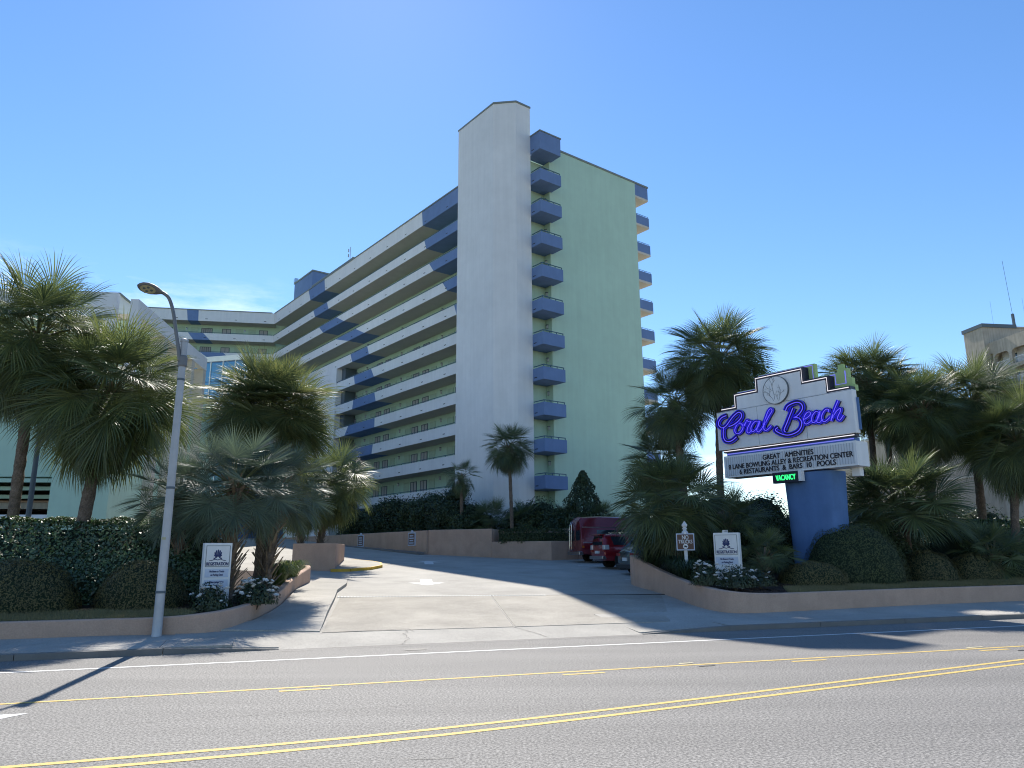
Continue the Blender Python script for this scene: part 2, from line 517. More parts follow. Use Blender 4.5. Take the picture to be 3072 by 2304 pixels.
def text_mesh(body, size, extrude=0.004, bold=0.0, align='CENTER', spacing=1.0, sx=1.0):
    cu = bpy.data.curves.new('lettering', 'FONT')
    cu.body = body; cu.size = size; cu.extrude = extrude; cu.offset = bold
    cu.align_x = align; cu.align_y = 'CENTER'; cu.space_character = spacing
    ob = bpy.data.objects.new('lettering', cu)
    me = bpy.data.meshes.new_from_object(ob)
    bpy.data.objects.remove(ob)
    # text lies in x/y: stand it up in x/z facing -y
    for v in me.vertices:
        x, y, z = v.co
        v.co = (x * sx, -z, y)
    me.materials.clear()
    return me

def text(parent, body, size, x, y, z, mat, extrude=0.004, bold=0.0, align='CENTER', spacing=1.0, name='lettering', sx=1.0, width=None, fat=0.0):
    me = text_mesh(body, size, extrude, bold, align, spacing, sx)
    if width:
        w = max(v.co.x for v in me.vertices) - min(v.co.x for v in me.vertices)
        for v in me.vertices: v.co.x *= width / w
    if fat:
        src = [tuple(v.co) for v in me.vertices]; fc = [tuple(p.vertices) for p in me.polygons]
        mb = MB()
        for i, (dx, dz) in enumerate(((-fat, 0), (fat, 0), (0, fat * .7), (0, -fat * .7))):
            mb.add([(a + dx, b - .0006 * i, c + dz) for a, b, c in src], fc)
        me = mb.mesh('lettering', mat)
    else:
        me.materials.append(mat)
    return link(name, me, parent, (x, y, z))

# ------------------------------------------------------------------ site frame
TH = radians(17.6)                       # the road runs 17.6 degrees off the x axis
RX, RY = cos(TH), sin(TH)
def W2(t, s): return (t * RX - s * RY, t * RY + s * RX)       # road frame -> world x, y
def S_of(x, y): return -x * RY + y * RX
def T_of(x, y): return x * RX + y * RY
SLOPE = 0.0626
def zp(x, y):                            # paved slope that climbs from the road to the hotel
    s = S_of(x, y)
    s = min(s, 75.0)
    if s < 18.45: return 0.0
    if s < 20.0: return 0.16 * (s - 18.45) / 1.55
    return 0.16 + SLOPE * (s - 20.0)

# ---- ground, road
def sheet(name, ts_grid_t, ts_grid_s, zfun, mat, dz=0.0, kind='structure'):
    mb = MB()
    nt, ns = len(ts_grid_t), len(ts_grid_s)
    vs = []
    for s in ts_grid_s:
        for t in ts_grid_t:
            x, y = W2(t, s)
            vs.append((x, y, zfun(x, y) + dz))
    fs = [(j * nt + i, j * nt + i + 1, (j + 1) * nt + i + 1, (j + 1) * nt + i) for j in range(ns - 1) for i in range(nt - 1)]
    mb.add(vs, fs)
    o = mb.build(name, mat)
    tag(o, kind=kind)
    return o
sheet('ground', [-1500, -60, 60, 1500], [-1500, -9, 18.3, 20, 75, 1600], zp, M_SOIL, -0.09)
road = sheet('road', [-120, -30, -10, 0, 10, 20, 40, 160], [-9, 0, 6, 12, 18.45], lambda x, y: 0.0, M_ASPH)

def strip(name, pts_s, t0, t1, w, mat, z, parent=None, n=1, kind='structure'):
    mb = MB()
    vs = []; 
    for i in range(n + 1):
        t = t0 + (t1 - t0) * i / n
        s = pts_s(t) if callable(pts_s) else pts_s
        a = W2(t, s - w / 2); b = W2(t, s + w / 2)
        vs += [(a[0], a[1], z), (b[0], b[1], z)]
    fs = [(2 * i, 2 * i + 2, 2 * i + 3, 2 * i + 1) for i in range(n)]
    mb.add(vs, fs)
    return mb.build(name, mat, parent)
strip('edge_line', 16.70, -120, 160, 0.12, M_WPAINT, 0.004, road)
strip('lane_line', 13.27, -120, 160, 0.10, M_YPAINT, 0.004, road)
for k in range(-6, 8):      # short broken line on the turn-lane side
    strip('dash_line', 12.99, .25 + 4.78 * k, 1.05 + 4.78 * k, 0.10, M_YPAINT, 0.004, road)
def s_dbl(t):            # the double line drifts across as the turn lane narrows
    q = (t - 1.2) / 1.2
    return 9.42 + .176 * 1.2 * (q if q > 30 else math.log(1 + math.exp(q)))
strip('centre_line', lambda t: s_dbl(t), -60, 36, 0.105, M_YPAINT, 0.004, road, 96)
strip('centre_line', lambda t: s_dbl(t) - 0.33, -60, 36, 0.105, M_YPAINT, 0.004, road, 96)
# tip of a white turn arrow at the lower left
mb = MB()
pl = [(-3.02, 12.40), (-6.4, 12.46), (-6.4, 11.80), (-3.30, 12.08)]
mb.add([W2(t, s) + (0.004,) for t, s in pl], [(0, 1, 2, 3)][::-1])
mb.build('arrow_marking', M_WPAINT, road)
# seam of the resurfaced lane and cracks: thin dark bitumen lines
M_TAR = plain('bitumen', (0.022, 0.021, 0.02), 0.6)
def crack(pts, w, parent, name='crack', dz=0.006, jitter=0.02, seed=1):
    r = random.Random(seed)
    P = []
    for i in range(len(pts) - 1):
        a, b = Vector(pts[i]), Vector(pts[i + 1])
        n = max(2, int((b - a).length / 0.12))
        for k in range(n):
            p = a.lerp(b, k / n)
            P.append(Vector((p.x + r.uniform(-jitter, jitter), p.y + r.uniform(-jitter, jitter))))
    P.append(Vector(pts[-1]))
    mb = MB(); vs = []
    for i, p in enumerate(P):
        d = P[min(i + 1, len(P) - 1)] - P[max(i - 1, 0)]
        d = d.normalized() if d.length > 0 else Vector((1, 0))
        q = Vector((-d.y, d.x)) * w * r.uniform(0.3, 1.0) * 0.5
        vs += [(p.x + q.x, p.y + q.y, zp(p.x, p.y) + dz), (p.x - q.x, p.y - q.y, zp(p.x, p.y) + dz)]
    mb.add(vs, [(2 * i, 2 * i + 1, 2 * i + 3, 2 * i + 2) for i in range(len(P) - 1)])
    return mb.build(name, M_TAR, parent)
crack([W2(-1.0, 18.05), W2(3.2, 18.1), W2(6.5, 18.15), W2(9.6, 18.1)], 0.03, road, jitter=0.03, seed=2)
crack([W2(1.2, 8.6), W2(1.6, 8.35), W2(2.0, 8.3)], 0.012, road, jitter=0.015, seed=4)

for (t, s_, w_, h_, m_) in ((7.75, 13.48, .34, .10, 'y'), (7.95, 13.05, .38, .07, 'd'), (14.95, 13.45, .5, .10, 'y'), (15.6, 12.72, .6, .07, 'd'), (3.2, 17.4, .5, .25, 'd')):
    mb = MB(); mb.add([W2(t + a, s_ + b) + (.007,) for a, b in ((-w_ / 2, -h_ / 2), (w_ / 2, -h_ / 2 + .02), (w_ / 2, h_ / 2), (-w_ / 2 + .05, h_ / 2))], [(0, 1, 2, 3)])
    mb.build('road_patch', M_YPALE if m_ == 'y' else M_TAR, road)
crack([W2(-6, 11.2), W2(-3.5, 11.15), W2(-.5, 11.25), W2(2.4, 11.2)], 0.010, road, jitter=0.03, seed=12)
crack([W2(3.1, 15.0), W2(6.5, 15.05), W2(10.5, 14.95), W2(15, 15.1)], 0.010, road, jitter=0.03, seed=13)
# ---- driveway
dw_t = [-20, -8, -3, 1.3, 8, 14.6, 20, 40, 60]
drive = sheet('driveway', dw_t, [18.46, 20.0, 27.2, 30, 43, 55, 75, 95], zp, M_CONC, 0.0)
tag(drive, kind='structure')
def quad_slab(name, pts, mat, parent, dz=0.012, drop=0.1):
    """thin slab laid on the slope, pts ccw in world xy"""
    mb = MB()
    mb.prism(pts, lambda x, y: zp(x, y) - drop, lambda x, y: zp(x, y) + dz)
    return mb.build(name, mat, parent)
L = lambda a, b, k: (a[0] + (b[0] - a[0]) * k, a[1] + (b[1] - a[1]) * k)
APL, APM, APR = (-6.02, 26.75), (-0.82, 28.05), (5.75, 28.95)
ALL_, AMM, ARR = (-4.83, 19.62), (0.02, 20.95), (6.9, 23.1)
quad_slab('apron_slab', [L(ALL_, AMM, .004), L(ALL_, AMM, .995), L(APL, APM, .995), L(APL, APM, .004)], M_CONC2, drive)
quad_slab('apron_slab', [L(AMM, ARR, .005), (4.5, 22.3), L(APM, APR, .97), L(APM, APR, .005)], M_CONC2, drive)
crack([AMM, L(AMM, APM, .5), APM], 0.05, drive, 'joint', 0.004, 0.004, 6)
crack([AMM, (0.6, 20.2), (0.85, 19.75)], 0.03, drive, 'joint', 0.010, 0.02, 7)
crack([(-4.83, 19.55), (-2.75, 20.35), (-2.55, 20.0)], 0.035, drive, 'joint', 0.016, 0.01, 8)
crack([(-2.7, 20.3), (-2.75, 19.7), (-2.55, 19.1), (-2.65, 18.5)], 0.03, drive, 'crack', 0.012, 0.05, 9)
# steel edge strip with short teeth across the driveway
mb = MB()
A, B = Vector((-6.15, 26.95)), Vector((5.9, 29.15))
dirv = (B - A).normalized(); nv = Vector((-dirv.y, dirv.x))
pp = [A - nv * .05, B - nv * .05, B + nv * .05, A + nv * .05]
mb.prism([(p.x, p.y) for p in pp], lambda x, y: zp(x, y) - .02, lambda x, y: zp(x, y) + .017)
gr = mb.build('drain_channel', M_TAR, drive)
mb = MB()
for i in range(110):
    p = A.lerp(B, (i + .5) / 110)
    if p.x > 1.2: break
    q = [p + dirv * -.028 + nv * -.10, p + dirv * .028 + nv * -.10, p + dirv * .028 + nv * .02, p + dirv * -.028 + nv * .02]
    mb.prism([(c.x, c.y) for c in q], lambda x, y: zp(x, y) + .0, lambda x, y: zp(x, y) + .022)
o = mb.build('tooth_row', M_PLATE, gr); tag(o, kind='stuff')
# arrows painted on the driveway
def arrow(c, ang, sc_, name='arrow_marking'):
    pts = [(-.28, .62), (-.28, 2.2), (.28, 2.2), (.28, .62), (.85, .62), (0, -.55), (-.85, .62)]
    mb = MB()
    vs = []
    for x, y in pts:
        X = c[0] + sc_ * (x * cos(ang) - y * sin(ang)); Y = c[1] + sc_ * (x * sin(ang) + y * cos(ang))
        vs.append((X, Y, zp(X, Y) + 0.006))
    mb.add(vs, [(0, 1, 2, 3)[::-1], (4, 5, 6)[::-1]])
    mb.build(name, M_WPAINT, drive)
arrow((-3.55, 31.7), radians(8), 0.9)
arrow((-4.9, 44.2), radians(188), 0.9)
# parking stripes
E1 = Vector((sin(radians(-37.677)), cos(radians(-37.677)))); E2 = Vector((E1.y, -E1.x))
for i in range(6):
    p = Vector((3.62, 42.75)) + (Vector((4.6, 37.52)) - Vector((3.62, 42.75))) * (i - 1) / 2.0
    q = p + Vector((RX, RY)) * 5.2
    w = Vector((-RY, RX)) * 0.06
    mb = MB()
    vs = [(c.x, c.y, zp(c.x, c.y) + .006) for c in (p - w, q - w, q + w, p + w)]
    mb.add(vs, [(0, 1, 2, 3)]); mb.build('parking_stripe', M_WPAINT, drive)
# painted hatch by the island
mb = MB()
for k in range(7):
    a = Vector((-8.3 + .05 * k, 37.2 + .75 * k)); 
    vs = [(c[0], c[1], zp(c[0], c[1]) + .006) for c in ((a.x, a.y), (a.x + 1.3, a.y + .25), (a.x + 1.25, a.y + .5), (a.x, a.y + .28))]
    mb.add(vs, [(0, 1, 2, 3)])
mb.build('hatch_marking', M_YPALE, drive)

# ---- sidewalks and kerbs
def slab_poly(name, poly, mat, parent, z0=-0.1, z1=0.13):
    mb = MB(); mb.prism(poly, lambda x, y: z0, z1); return mb.build(name, mat, parent)
def zsw(x, y): return 0.13 + 0.02 * max(0, S_of(x, y) - 18.45)
walk = empty('sidewalk', (0, 0, 0)); tag(walk, kind='structure')
kerb = empty('kerb', (0, 0, 0)); tag(kerb, kind='structure')
def walk_run(t0, t1, s0, s1, step):
    t = t0
    while t < t1 - .01:
        u = min(t + step, t1)
        mb = MB()
        mb.prism([W2(t + .006, s0), W2(u - .006, s0), W2(u - .006, s1), W2(t + .006, s1)], lambda x, y: -.1, zsw)
        mb.build('paving_slab', M_CONC, walk)
        t = u
def kerb_run(t0, t1, step):
    t = t0
    while t < t1 - .01:
        u = min(t + step, t1)
        mb = MB()
        mb.prism([W2(t + .008, 18.45), W2(u - .008, 18.45), W2(u - .008, 18.62), W2(t + .008, 18.62)], lambda x, y: -.1, .128)
        mb.build('kerb_stone', M_KERB, kerb)
        t = u
walk_run(-26.2, -0.7, 18.63, 21.2, 1.5)
kerb_run(-27.3, -2.1, 2.8)
walk_run(12.1, 40, 18.63, 21.9, 1.55)
kerb_run(12.0, 42, 3.0)
# dropped ends of the kerb beside the driveway
for (t0, t1, h0, h1) in ((-2.1, 0.3, .128, .012), (9.4, 12.0, .012, .128)):
    mb = MB()
    pl = [W2(t0 + .01, 18.45), W2(t1, 18.45), W2(t1, 18.62), W2(t0 + .01, 18.62)]
    mb.prism(pl, lambda x, y: -.1, lambda x, y: h0 + (h1 - h0) * (T_of(x, y) - t0) / (t1 - t0))
    mb.build('kerb_stone', M_KERB, kerb)
    mb = MB()
    pl = [W2(t0 + (.0 if t0 < 0 else 0), 18.63), W2(t1, 18.63), W2(t1, 20.45 if t0 < 0 else 21.6), W2(t0, 21.0 if t0 < 0 else 21.6)]
    def zr(x, y):
        k = (T_of(x, y) - t0) / (t1 - t0)
        a = h0 + (h1 - h0) * k
        kk = min(1, max(0, (S_of(x, y) - 18.63) / 1.6))
        return max(a + kk * (zsw(x, y) + .004 - a), zp(x, y) + .02)
    mb.prism(pl, lambda x, y: -.1, zr)
    mb.build('paving_slab', M_CONC, walk)
# raised footway beside the driveway, along the left planter wall
foot = empty('footway', (0, 0, 0)); tag(foot, kind='structure')
fl = [(-7.55, 19.6), (-7.0, 20.9), (-7.0, 22.4), (-7.2, 24.1), (-7.55, 26.1), (-7.95, 28.3), (-8.1, 30.9), (-8.15, 32.6)]
fr = [(-4.9, 19.72), (-5.1, 20.9), (-5.38, 22.4), (-5.7, 24.2), (-6.05, 26.2), (-6.45, 28.3), (-6.62, 30.6), (-6.9, 32.0)]
for i in range(len(fl) - 1):
    a, b, c, d = fl[i], fr[i], fr[i + 1], fl[i + 1]
    g = 0.004
    a2, d2 = L(a, d, g), L(a, d, 1 - g); b2, c2 = L(b, c, g), L(b, c, 1 - g)
    mb = MB(); mb.prism([a2, b2, c2, d2], lambda x, y: zp(x, y) - .1, lambda x, y: zp(x, y) + .115 * min(1, max(.15, (S_of(x, y) - 19.6) / 3.0)))
    mb.build('paving_slab', M_CONC, foot)
mb = MB()
mb.lathe([(0.001, .03), (.085, .03), (.10, .022), (.11, .0)], 20)
cp = mb.build('access_cap', M_SWHITE, None, (-6.15, 20.55, zp(-6.15, 20.55) + .02))
tag(cp, 'small round white utility cap set in the pavement near the lamp post', 'cap')
# island with yellow kerb beside the square planter
isl = empty('traffic_island', (0, 0, 0)); tag(isl, kind='structure')
ip = [(-8.75, 36.75), (-7.9, 37.1), (-7.15, 38.2), (-6.85, 39.6), (-7.2, 41.3), (-7.9, 42.4), (-9.2, 43.4), (-9.75, 43.2)]
mb = MB(); mb.prism(ip, lambda x, y: zp(x, y) - .1, lambda x, y: zp(x, y) + .13); mb.build('paving_slab', M_CONC, isl)
for i in range(6):
    a, b = Vector(ip[i]), Vector(ip[i + 1]); d = (b - a).normalized(); nn = Vector((d.y, -d.x)) * .10
    mb = MB(); mb.prism([tuple(a + nn), tuple(b + nn), tuple(b), tuple(a)], lambda x, y: zp(x, y) - .1, lambda x, y: zp(x, y) + .134)
    mb.build('kerb_stone', M_YKERB, isl)

# ------------------------------------------------------------------ planter walls
def wall_run(name, pts, z_base, z_top, th, mat, label, cap=True, side=1, parent=None, k=5):
    """wall that follows a smooth line; z_top given per point"""
    P3 = [Vector((p[0], p[1], zt)) for p, zt in zip(pts, z_top)]
    S = smooth_path(P3, k) if k > 1 else P3
    mb = MB()
    n = len(S)
    vs = []
    for i, p in enumerate(S):
        d = (S[min(i + 1, n - 1)] - S[max(i - 1, 0)]); d.z = 0; d.normalize()
        nn = Vector((-d.y, d.x, 0)) * th * side
        zb = z_base(p.x, p.y)
        q = p + nn
        vs += [(p.x, p.y, zb), (p.x, p.y, p.z - .03), (p.x + nn.x * .12, p.y + nn.y * .12, p.z), (q.x - nn.x * .12, q.y - nn.y * .12, p.z), (q.x, q.y, p.z - .03), (q.x, q.y, zb)]
    fs = []
    for i in range(n - 1):
        for j in range(5):
            f = (i * 6 + j, (i + 1) * 6 + j, (i + 1) * 6 + j + 1, i * 6 + j + 1)
            fs.append(f if side > 0 else f[::-1])
    e0 = tuple(range(6)); e1 = tuple(range((n - 1) * 6 + 5, (n - 1) * 6 - 1, -1))
    fs += [e0 if side > 0 else e0[::-1], e1 if side > 0 else e1[::-1]]
    mb.add(vs, fs)
    o = mb.build(name, mat, parent)
    if label: tag(o, label, 'wall')
    return o
WL = [W2(-26, 20.95), W2(-15, 20.92), W2(-5.85, 20.86), (-10.09, 18.72), (-8.78, 19.02), (-7.75, 19.18), (-7.22, 19.95), (-7.07, 21.57), (-7.27, 24.13), (-7.72, 26.6), (-8.0, 28.6), (-8.17, 30.9), (-8.6, 31.7), (-9.6, 32.0)]
WLT = [.60, .60, .60, .60, .61, .68, .74, .84, .98, 1.16, 1.34, 1.60, 1.66, 1.68]
wall_run('planter_wall', WL, lambda x, y: zp(x, y) - .2, WLT, .22, M_TERRA, 'low salmon stucco wall curving round the planting behind the lamp post')
WR = [(7.4, 34.6), (6.0, 34.1), (5.15, 33.3), (5.05, 32.23), (5.5, 30.16), (5.8, 28.5), (6.0, 26.4), (6.35, 24.85), (7.0, 24.25), (8.21, 24.59), (10.72, 25.61), (14.15, 27.0), (18.82, 28.65), (30, 32.6), (46, 37.7)]
WRT = [2.0, 2.0, 1.97, 1.92, 1.52, 1.27, 1.08, .95, .87, .80, .80, .81, .82, .84, .86]
wall_run('planter_wall', WR, lambda x, y: zp(x, y) - .2, WRT, .24, M_TERRA, 'salmon stucco wall curving round the planting below the big lit hotel sign')
# beds
def bed(name, poly, zfun, mat, label=None):
    mb = MB()
    n = len(poly)
    mb.add([(x, y, zfun(x, y)) for x, y in poly], [tuple(range(n))])
    o = mb.build(name, mat)
    tag(o, kind='structure')
    return o
def off(pts, k):  # shift inward along left normal
    out = []
    for i, p in enumerate(pts):
        a = Vector(pts[max(i - 1, 0)]); b = Vector(pts[min(i + 1, len(pts) - 1)])
        d = (b - a).normalized(); out.append((p[0] - d.y * k, p[1] + d.x * k))
    return out
def zbl(x, y): return 0.545 + 0.068 * (S_of(x, y) - 21.0)
bl_poly = off(WL, .12) + [(-14, 33.0), (-40, 28)]
bed('planting_bed', bl_poly, zbl, M_MULCH)
def zbr(x, y): return 0.745 + 0.105 * (S_of(x, y) - 21.4)
br_poly = off(WR, .12) + [(46, 62), (14, 46), (10.5, 38)]
bed('planting_bed', br_poly, zbr, M_MULCH)

# square planter in the middle of the driveway
pq = [(-10.9, 37.7), (-8.62, 37.07), (-9.5, 43.0), (-12.4, 43.8)]
pr = empty('planter_box', (pq[1][0], pq[1][1], zp(*pq[1])))
tag(pr, 'square salmon stucco planter box beside the yellow kerb, palms growing in it', 'planter')
pc = Vector((sum(p[0] for p in pq) / 4, sum(p[1] for p in pq) / 4))
for i in range(4):
    a, b = Vector(pq[i]), Vector(pq[(i + 1) % 4])
    d = (b - a).normalized(); nn = Vector((-d.y, d.x)) * .22
    mb = MB(); mb.prism([tuple(a - pr.location.xy), tuple(b - pr.location.xy), tuple(b + nn - d * .22 - pr.location.xy), tuple(a + nn + d * .22 - pr.location.xy)], -.4, 2.62 - pr.location.z)
    bevel(mb.build('wall', M_TERRA, pr), .02, 2)
mb = MB(); mb.prism([tuple(Vector(p) + (pc - Vector(p)) * .05 - pr.location.xy) for p in pq], 0, 2.52 - pr.location.z)
mb.build('soil', M_MULCH, pr)

# walls before the tower and along the ramp
def straight_wall(pts, z1, label, th=.25, name='retaining_wall'):
    return wall_run(name, pts, lambda x, y: zp(x, y) - .3, [z1] * len(pts), th, M_TERRA, label, k=1)
rw = straight_wall([(-1.35, 48.4), (-5.6, 50.5)][::-1], 3.62, 'tall blank salmon retaining wall left of the clipped box hedge')
lw = straight_wall([(-1.33, 48.38), (2.35, 46.6), (8.6, 51.2)], 2.80, 'lower salmon planter wall under the clipped box hedge beside the red van')
bw = straight_wall([(-1.25, 48.55), (-.65, 49.75), (4.2, 47.9), (8.0, 50.9)], 3.58, 'salmon wall standing back behind the clipped box hedge')
rampw = straight_wall([(-26, 76.7), (-15.4, 63.0), (-5.72, 50.45)], 3.6, 'long salmon wall along the ramp with two small notices on it')
# low kerb along the foot of the ramp wall
mb = MB(); a, b = Vector((-26.0, 76.6)), Vector((-5.85, 50.3)); d = (b - a).normalized(); nn = Vector((d.y, -d.x)) * .45
mb.prism([tuple(a), tuple(a + nn), tuple(b + nn), tuple(b)], lambda x, y: zp(x, y) - .1, lambda x, y: zp(x, y) + .16)
tag(mb.build('ramp_kerb', M_KERB), kind='structure')
mid_poly = [(-5.6, 50.6), (-1.3, 48.6), (-.6, 49.9), (4.2, 48.1), (8.0, 51.1), (12, 62), (-22, 84), (-26, 76.9), (-15.4, 63.1)]
bed('planting_bed', mid_poly, lambda x, y: 3.3, M_MULCH)
bed('planting_bed', [(-1.2, 48.4), (2.3, 46.75), (4.1, 47.9), (-.6, 49.7)], lambda x, y: 2.66, M_MULCH)

# ------------------------------------------------------------------ the hotel
# local frame: x = across the wing (to the back), y = along the wing (away), z up
HO = (2.38, 54.36, 0.0)
HROT = radians(37.677)
hotel = empty('hotel_building', HO, HROT)
tag(hotel, 'tall white, mint and blue hotel block with balconies, the largest building', 'building')
NF = 11
def zlev(k): return 33.95 - 2.73 * k
BODY_D = 12.4
# room block, end wall
mb = MB(); mb.box(2.0, BODY_D, 1.25, 62, 0.5, 35.30)
mb.build('room_block', M_MINT, hotel)
mb = MB(); mb.box(1.9, BODY_D + 1.75, 1.18, 62, 35.30, 35.46); mb.build('roof_coping', M_COPING, hotel)
# shallow stucco joints on the end wall
for z in (9.75, 12.45, 15.2):
    mb = MB(); mb.box(2.25, BODY_D - .05, 1.244, 1.3, z, z + .03); mb.build('stucco_joint', M_MINT, hotel)
# stair tower
TW = [(0.0, 1.25), (0.0, 7.7), (-2.8, 7.7), (-2.8, 2.56), (-1.49, 1.25)]
TWc = TW[::-1]
mb = MB(); mb.prism(TW, 0.5, 38.15); tw = mb.build('stair_tower', M_WHITE, hotel)
def grow(poly, k):
    c = Vector((sum(p[0] for p in poly) / len(poly), sum(p[1] for p in poly) / len(poly)))
    return [tuple(Vector(p) + (Vector(p) - c).normalized() * k) for p in poly]
mb = MB(); mb.prism(grow(TW, .07), 38.15, 38.30); mb.build('tower_coping', M_COPING, tw)

def banded(bounds_top, bounds_bot, u0, u1, first_blue, rows=5):
    """column boundaries for each row between top and bottom of a painted band"""
    out = []
    for j in range(rows + 1):
        k = j / rows
        row = [u0] + [t + (b - t) * k for t, b in zip(bounds_top, bounds_bot)] + [u1]
        out.append(row)
    return out

def parapet(parent, P, k, u0, u1, bounds, first_blue, h, thick, depth, end_cap=False, name='parapet'):
    """P(u, w, z) -> local point; u along, w outward distance inward positive. White/blue painted band with soffit."""
    z0 = zlev(k); z1 = z0 + h
    tops = [b[0] for b in bounds]; bots = [b[1] for b in bounds]
    rows = 6
    tab = banded(tops, bots, u0, u1, first_blue, rows)
    mb = MB()
    for j in range(rows):
        za, zb = z1 - (z1 - z0) * j / rows, z1 - (z1 - z0) * (j + 1) / rows
        ra, rb = tab[j], tab[j + 1]
        for c in range(len(ra) - 1):
            mi = 1 if ((c % 2 == 0) == first_blue) else 0
            mb.add([P(ra[c], 0, za), P(rb[c], 0, zb), P(rb[c + 1], 0, zb), P(ra[c + 1], 0, za)], [(0, 1, 2, 3)], mi)
    # inner face, top, ends
    mb.add([P(u0, thick, z1), P(u1, thick, z1), P(u1, thick, z0 + .2), P(u0, thick, z0 + .2)], [(0, 1, 2, 3)], 0)
    mb.add([P(u0, 0, z1), P(u1, 0, z1), P(u1, thick, z1), P(u0, thick, z1)], [(0, 1, 2, 3)], 1 if False else 0)
    for u in (u0, u1):
        mb.add([P(u, 0, z0), P(u, thick, z0), P(u, thick, z1), P(u, 0, z1)], [(0, 1, 2, 3)], 0)
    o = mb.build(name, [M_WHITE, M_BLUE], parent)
    # slab under it, painted alike on its underside
    mb = MB()
    row = tab[-1]
    for c in range(len(row) - 1):
        mi = 1 if ((c % 2 == 0) == first_blue) else 0
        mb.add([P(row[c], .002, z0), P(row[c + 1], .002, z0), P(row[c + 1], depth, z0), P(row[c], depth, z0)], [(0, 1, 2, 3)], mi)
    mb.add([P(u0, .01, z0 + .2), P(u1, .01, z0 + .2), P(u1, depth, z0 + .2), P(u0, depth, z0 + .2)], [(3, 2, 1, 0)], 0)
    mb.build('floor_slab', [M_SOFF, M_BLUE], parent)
    return o
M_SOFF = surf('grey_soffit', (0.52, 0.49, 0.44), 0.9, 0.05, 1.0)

WING = {0: [(18.5, 18.3), (42.0, 41.7), (47.0, 46.2)], 1: [(17.9, 17.5), (40.9, 40.4), (45.0, 44.4)],
        2: [(16.9, 16.1), (37.85, 35.8), (42.9, 41.6)], 3: [(14.4, 13.6), (32.6, 30.4), (37.8, 34.4)],
        4: [(12.4, 12.0), (29.5, 29.05), (33.6, 33.1)], 5: [(7.0, 7.0), (28.4, 27.7), (32.5, 32.2)],
        6: [(7.0, 7.0), (27.45, 27.1), (32.4, 32.6)], 7: [(7.0, 7.0), (27.2, 27.2), (33.4, 34.3)],
        8: [(7.0, 7.0), (27.4, 27.6), (36.98, 36.98)], 9: [(7.0, 7.0), (28.4, 29.1), (36.98, 36.98)], 10: [(7.0, 7.0), (29.5, 30.0), (36.98, 36.98)]}
CORN = 58.9
slot_mb = MB(); slot_mb.box(-.004, .03, -.16, .16, -.035, .035); SLOT = slot_mb.mesh('drain_slot', M_DARK)
lamp_mb = MB(); lamp_mb.box(-.12, .0, -.07, .07, -.13, .13); LAMPM = lamp_mb.mesh('wall_lamp', M_CLEAR)
cap_mb = MB(); cap_mb.box(-.16, .0, -.09, .09, .13, .18); LCAP = cap_mb.mesh('lamp_cap', M_FRAME)
door_mb = MB(); door_mb.box(-.03, .02, -.44, .44, 0, 2.06); DOORM = door_mb.mesh('door', M_DOOR)
dfr = MB(); dfr.box(-.05, .02, -.51, -.44, 0, 2.13); dfr.box(-.05, .02, .44, .51, 0, 2.13); dfr.box(-.05, .02, -.44, .44, 2.06, 2.13)
DFRM = dfr.mesh('door_frame', M_DOOR)
hnd = MB(); hnd.box(-.08, -.03, .30, .36, .98, 1.06); HNDM = hnd.mesh('door_handle', M_FRAME)
wf = MB(); 
wf.box(-.05, .02, -.60, -.53, 0, 1.35); wf.box(-.05, .02, .53, .60, 0, 1.35); wf.box(-.05, .02, -.53, .53, 1.28, 1.35); wf.box(-.05, .02, -.53, .53, 0, .07); wf.box(-.05, .02, -.03, .03, .07, 1.28)
WFRM = wf.mesh('window_frame', M_FRAME)
wp = MB(); wp.box(-.02, .02, -.53, .53, .07, 1.28); WPM = wp.mesh('pane', M_CURT)

def wing_P(u, w, z): return (w, u, z)
def rail(parent, P, u0, u1, z, step=1.9, w=.07, name='railing'):
    mb = MB()
    def bar(ua, ub, za, zb, t=.022):
        a = [P(ua, w - t, za), P(ub, w - t, za), P(ub, w + t, za), P(ua, w + t, za)]
        b = [P(ua, w - t, zb), P(ub, w - t, zb), P(ub, w + t, zb), P(ua, w + t, zb)]
        mb.add(a + b, [(0, 3, 2, 1), (4, 5, 6, 7), (0, 1, 5, 4), (1, 2, 6, 5), (2, 3, 7, 6), (3, 0, 4, 7)])
    bar(u0, u1, z + .10, z + .15)
    n = max(1, int((u1 - u0) / step))
    for i in range(n + 1):
        u = u0 + .05 + (u1 - u0 - .1) * i / n
        bar(u - .02, u + .02, z, z + .10)
    return mb.build(name, M_RAIL, parent)

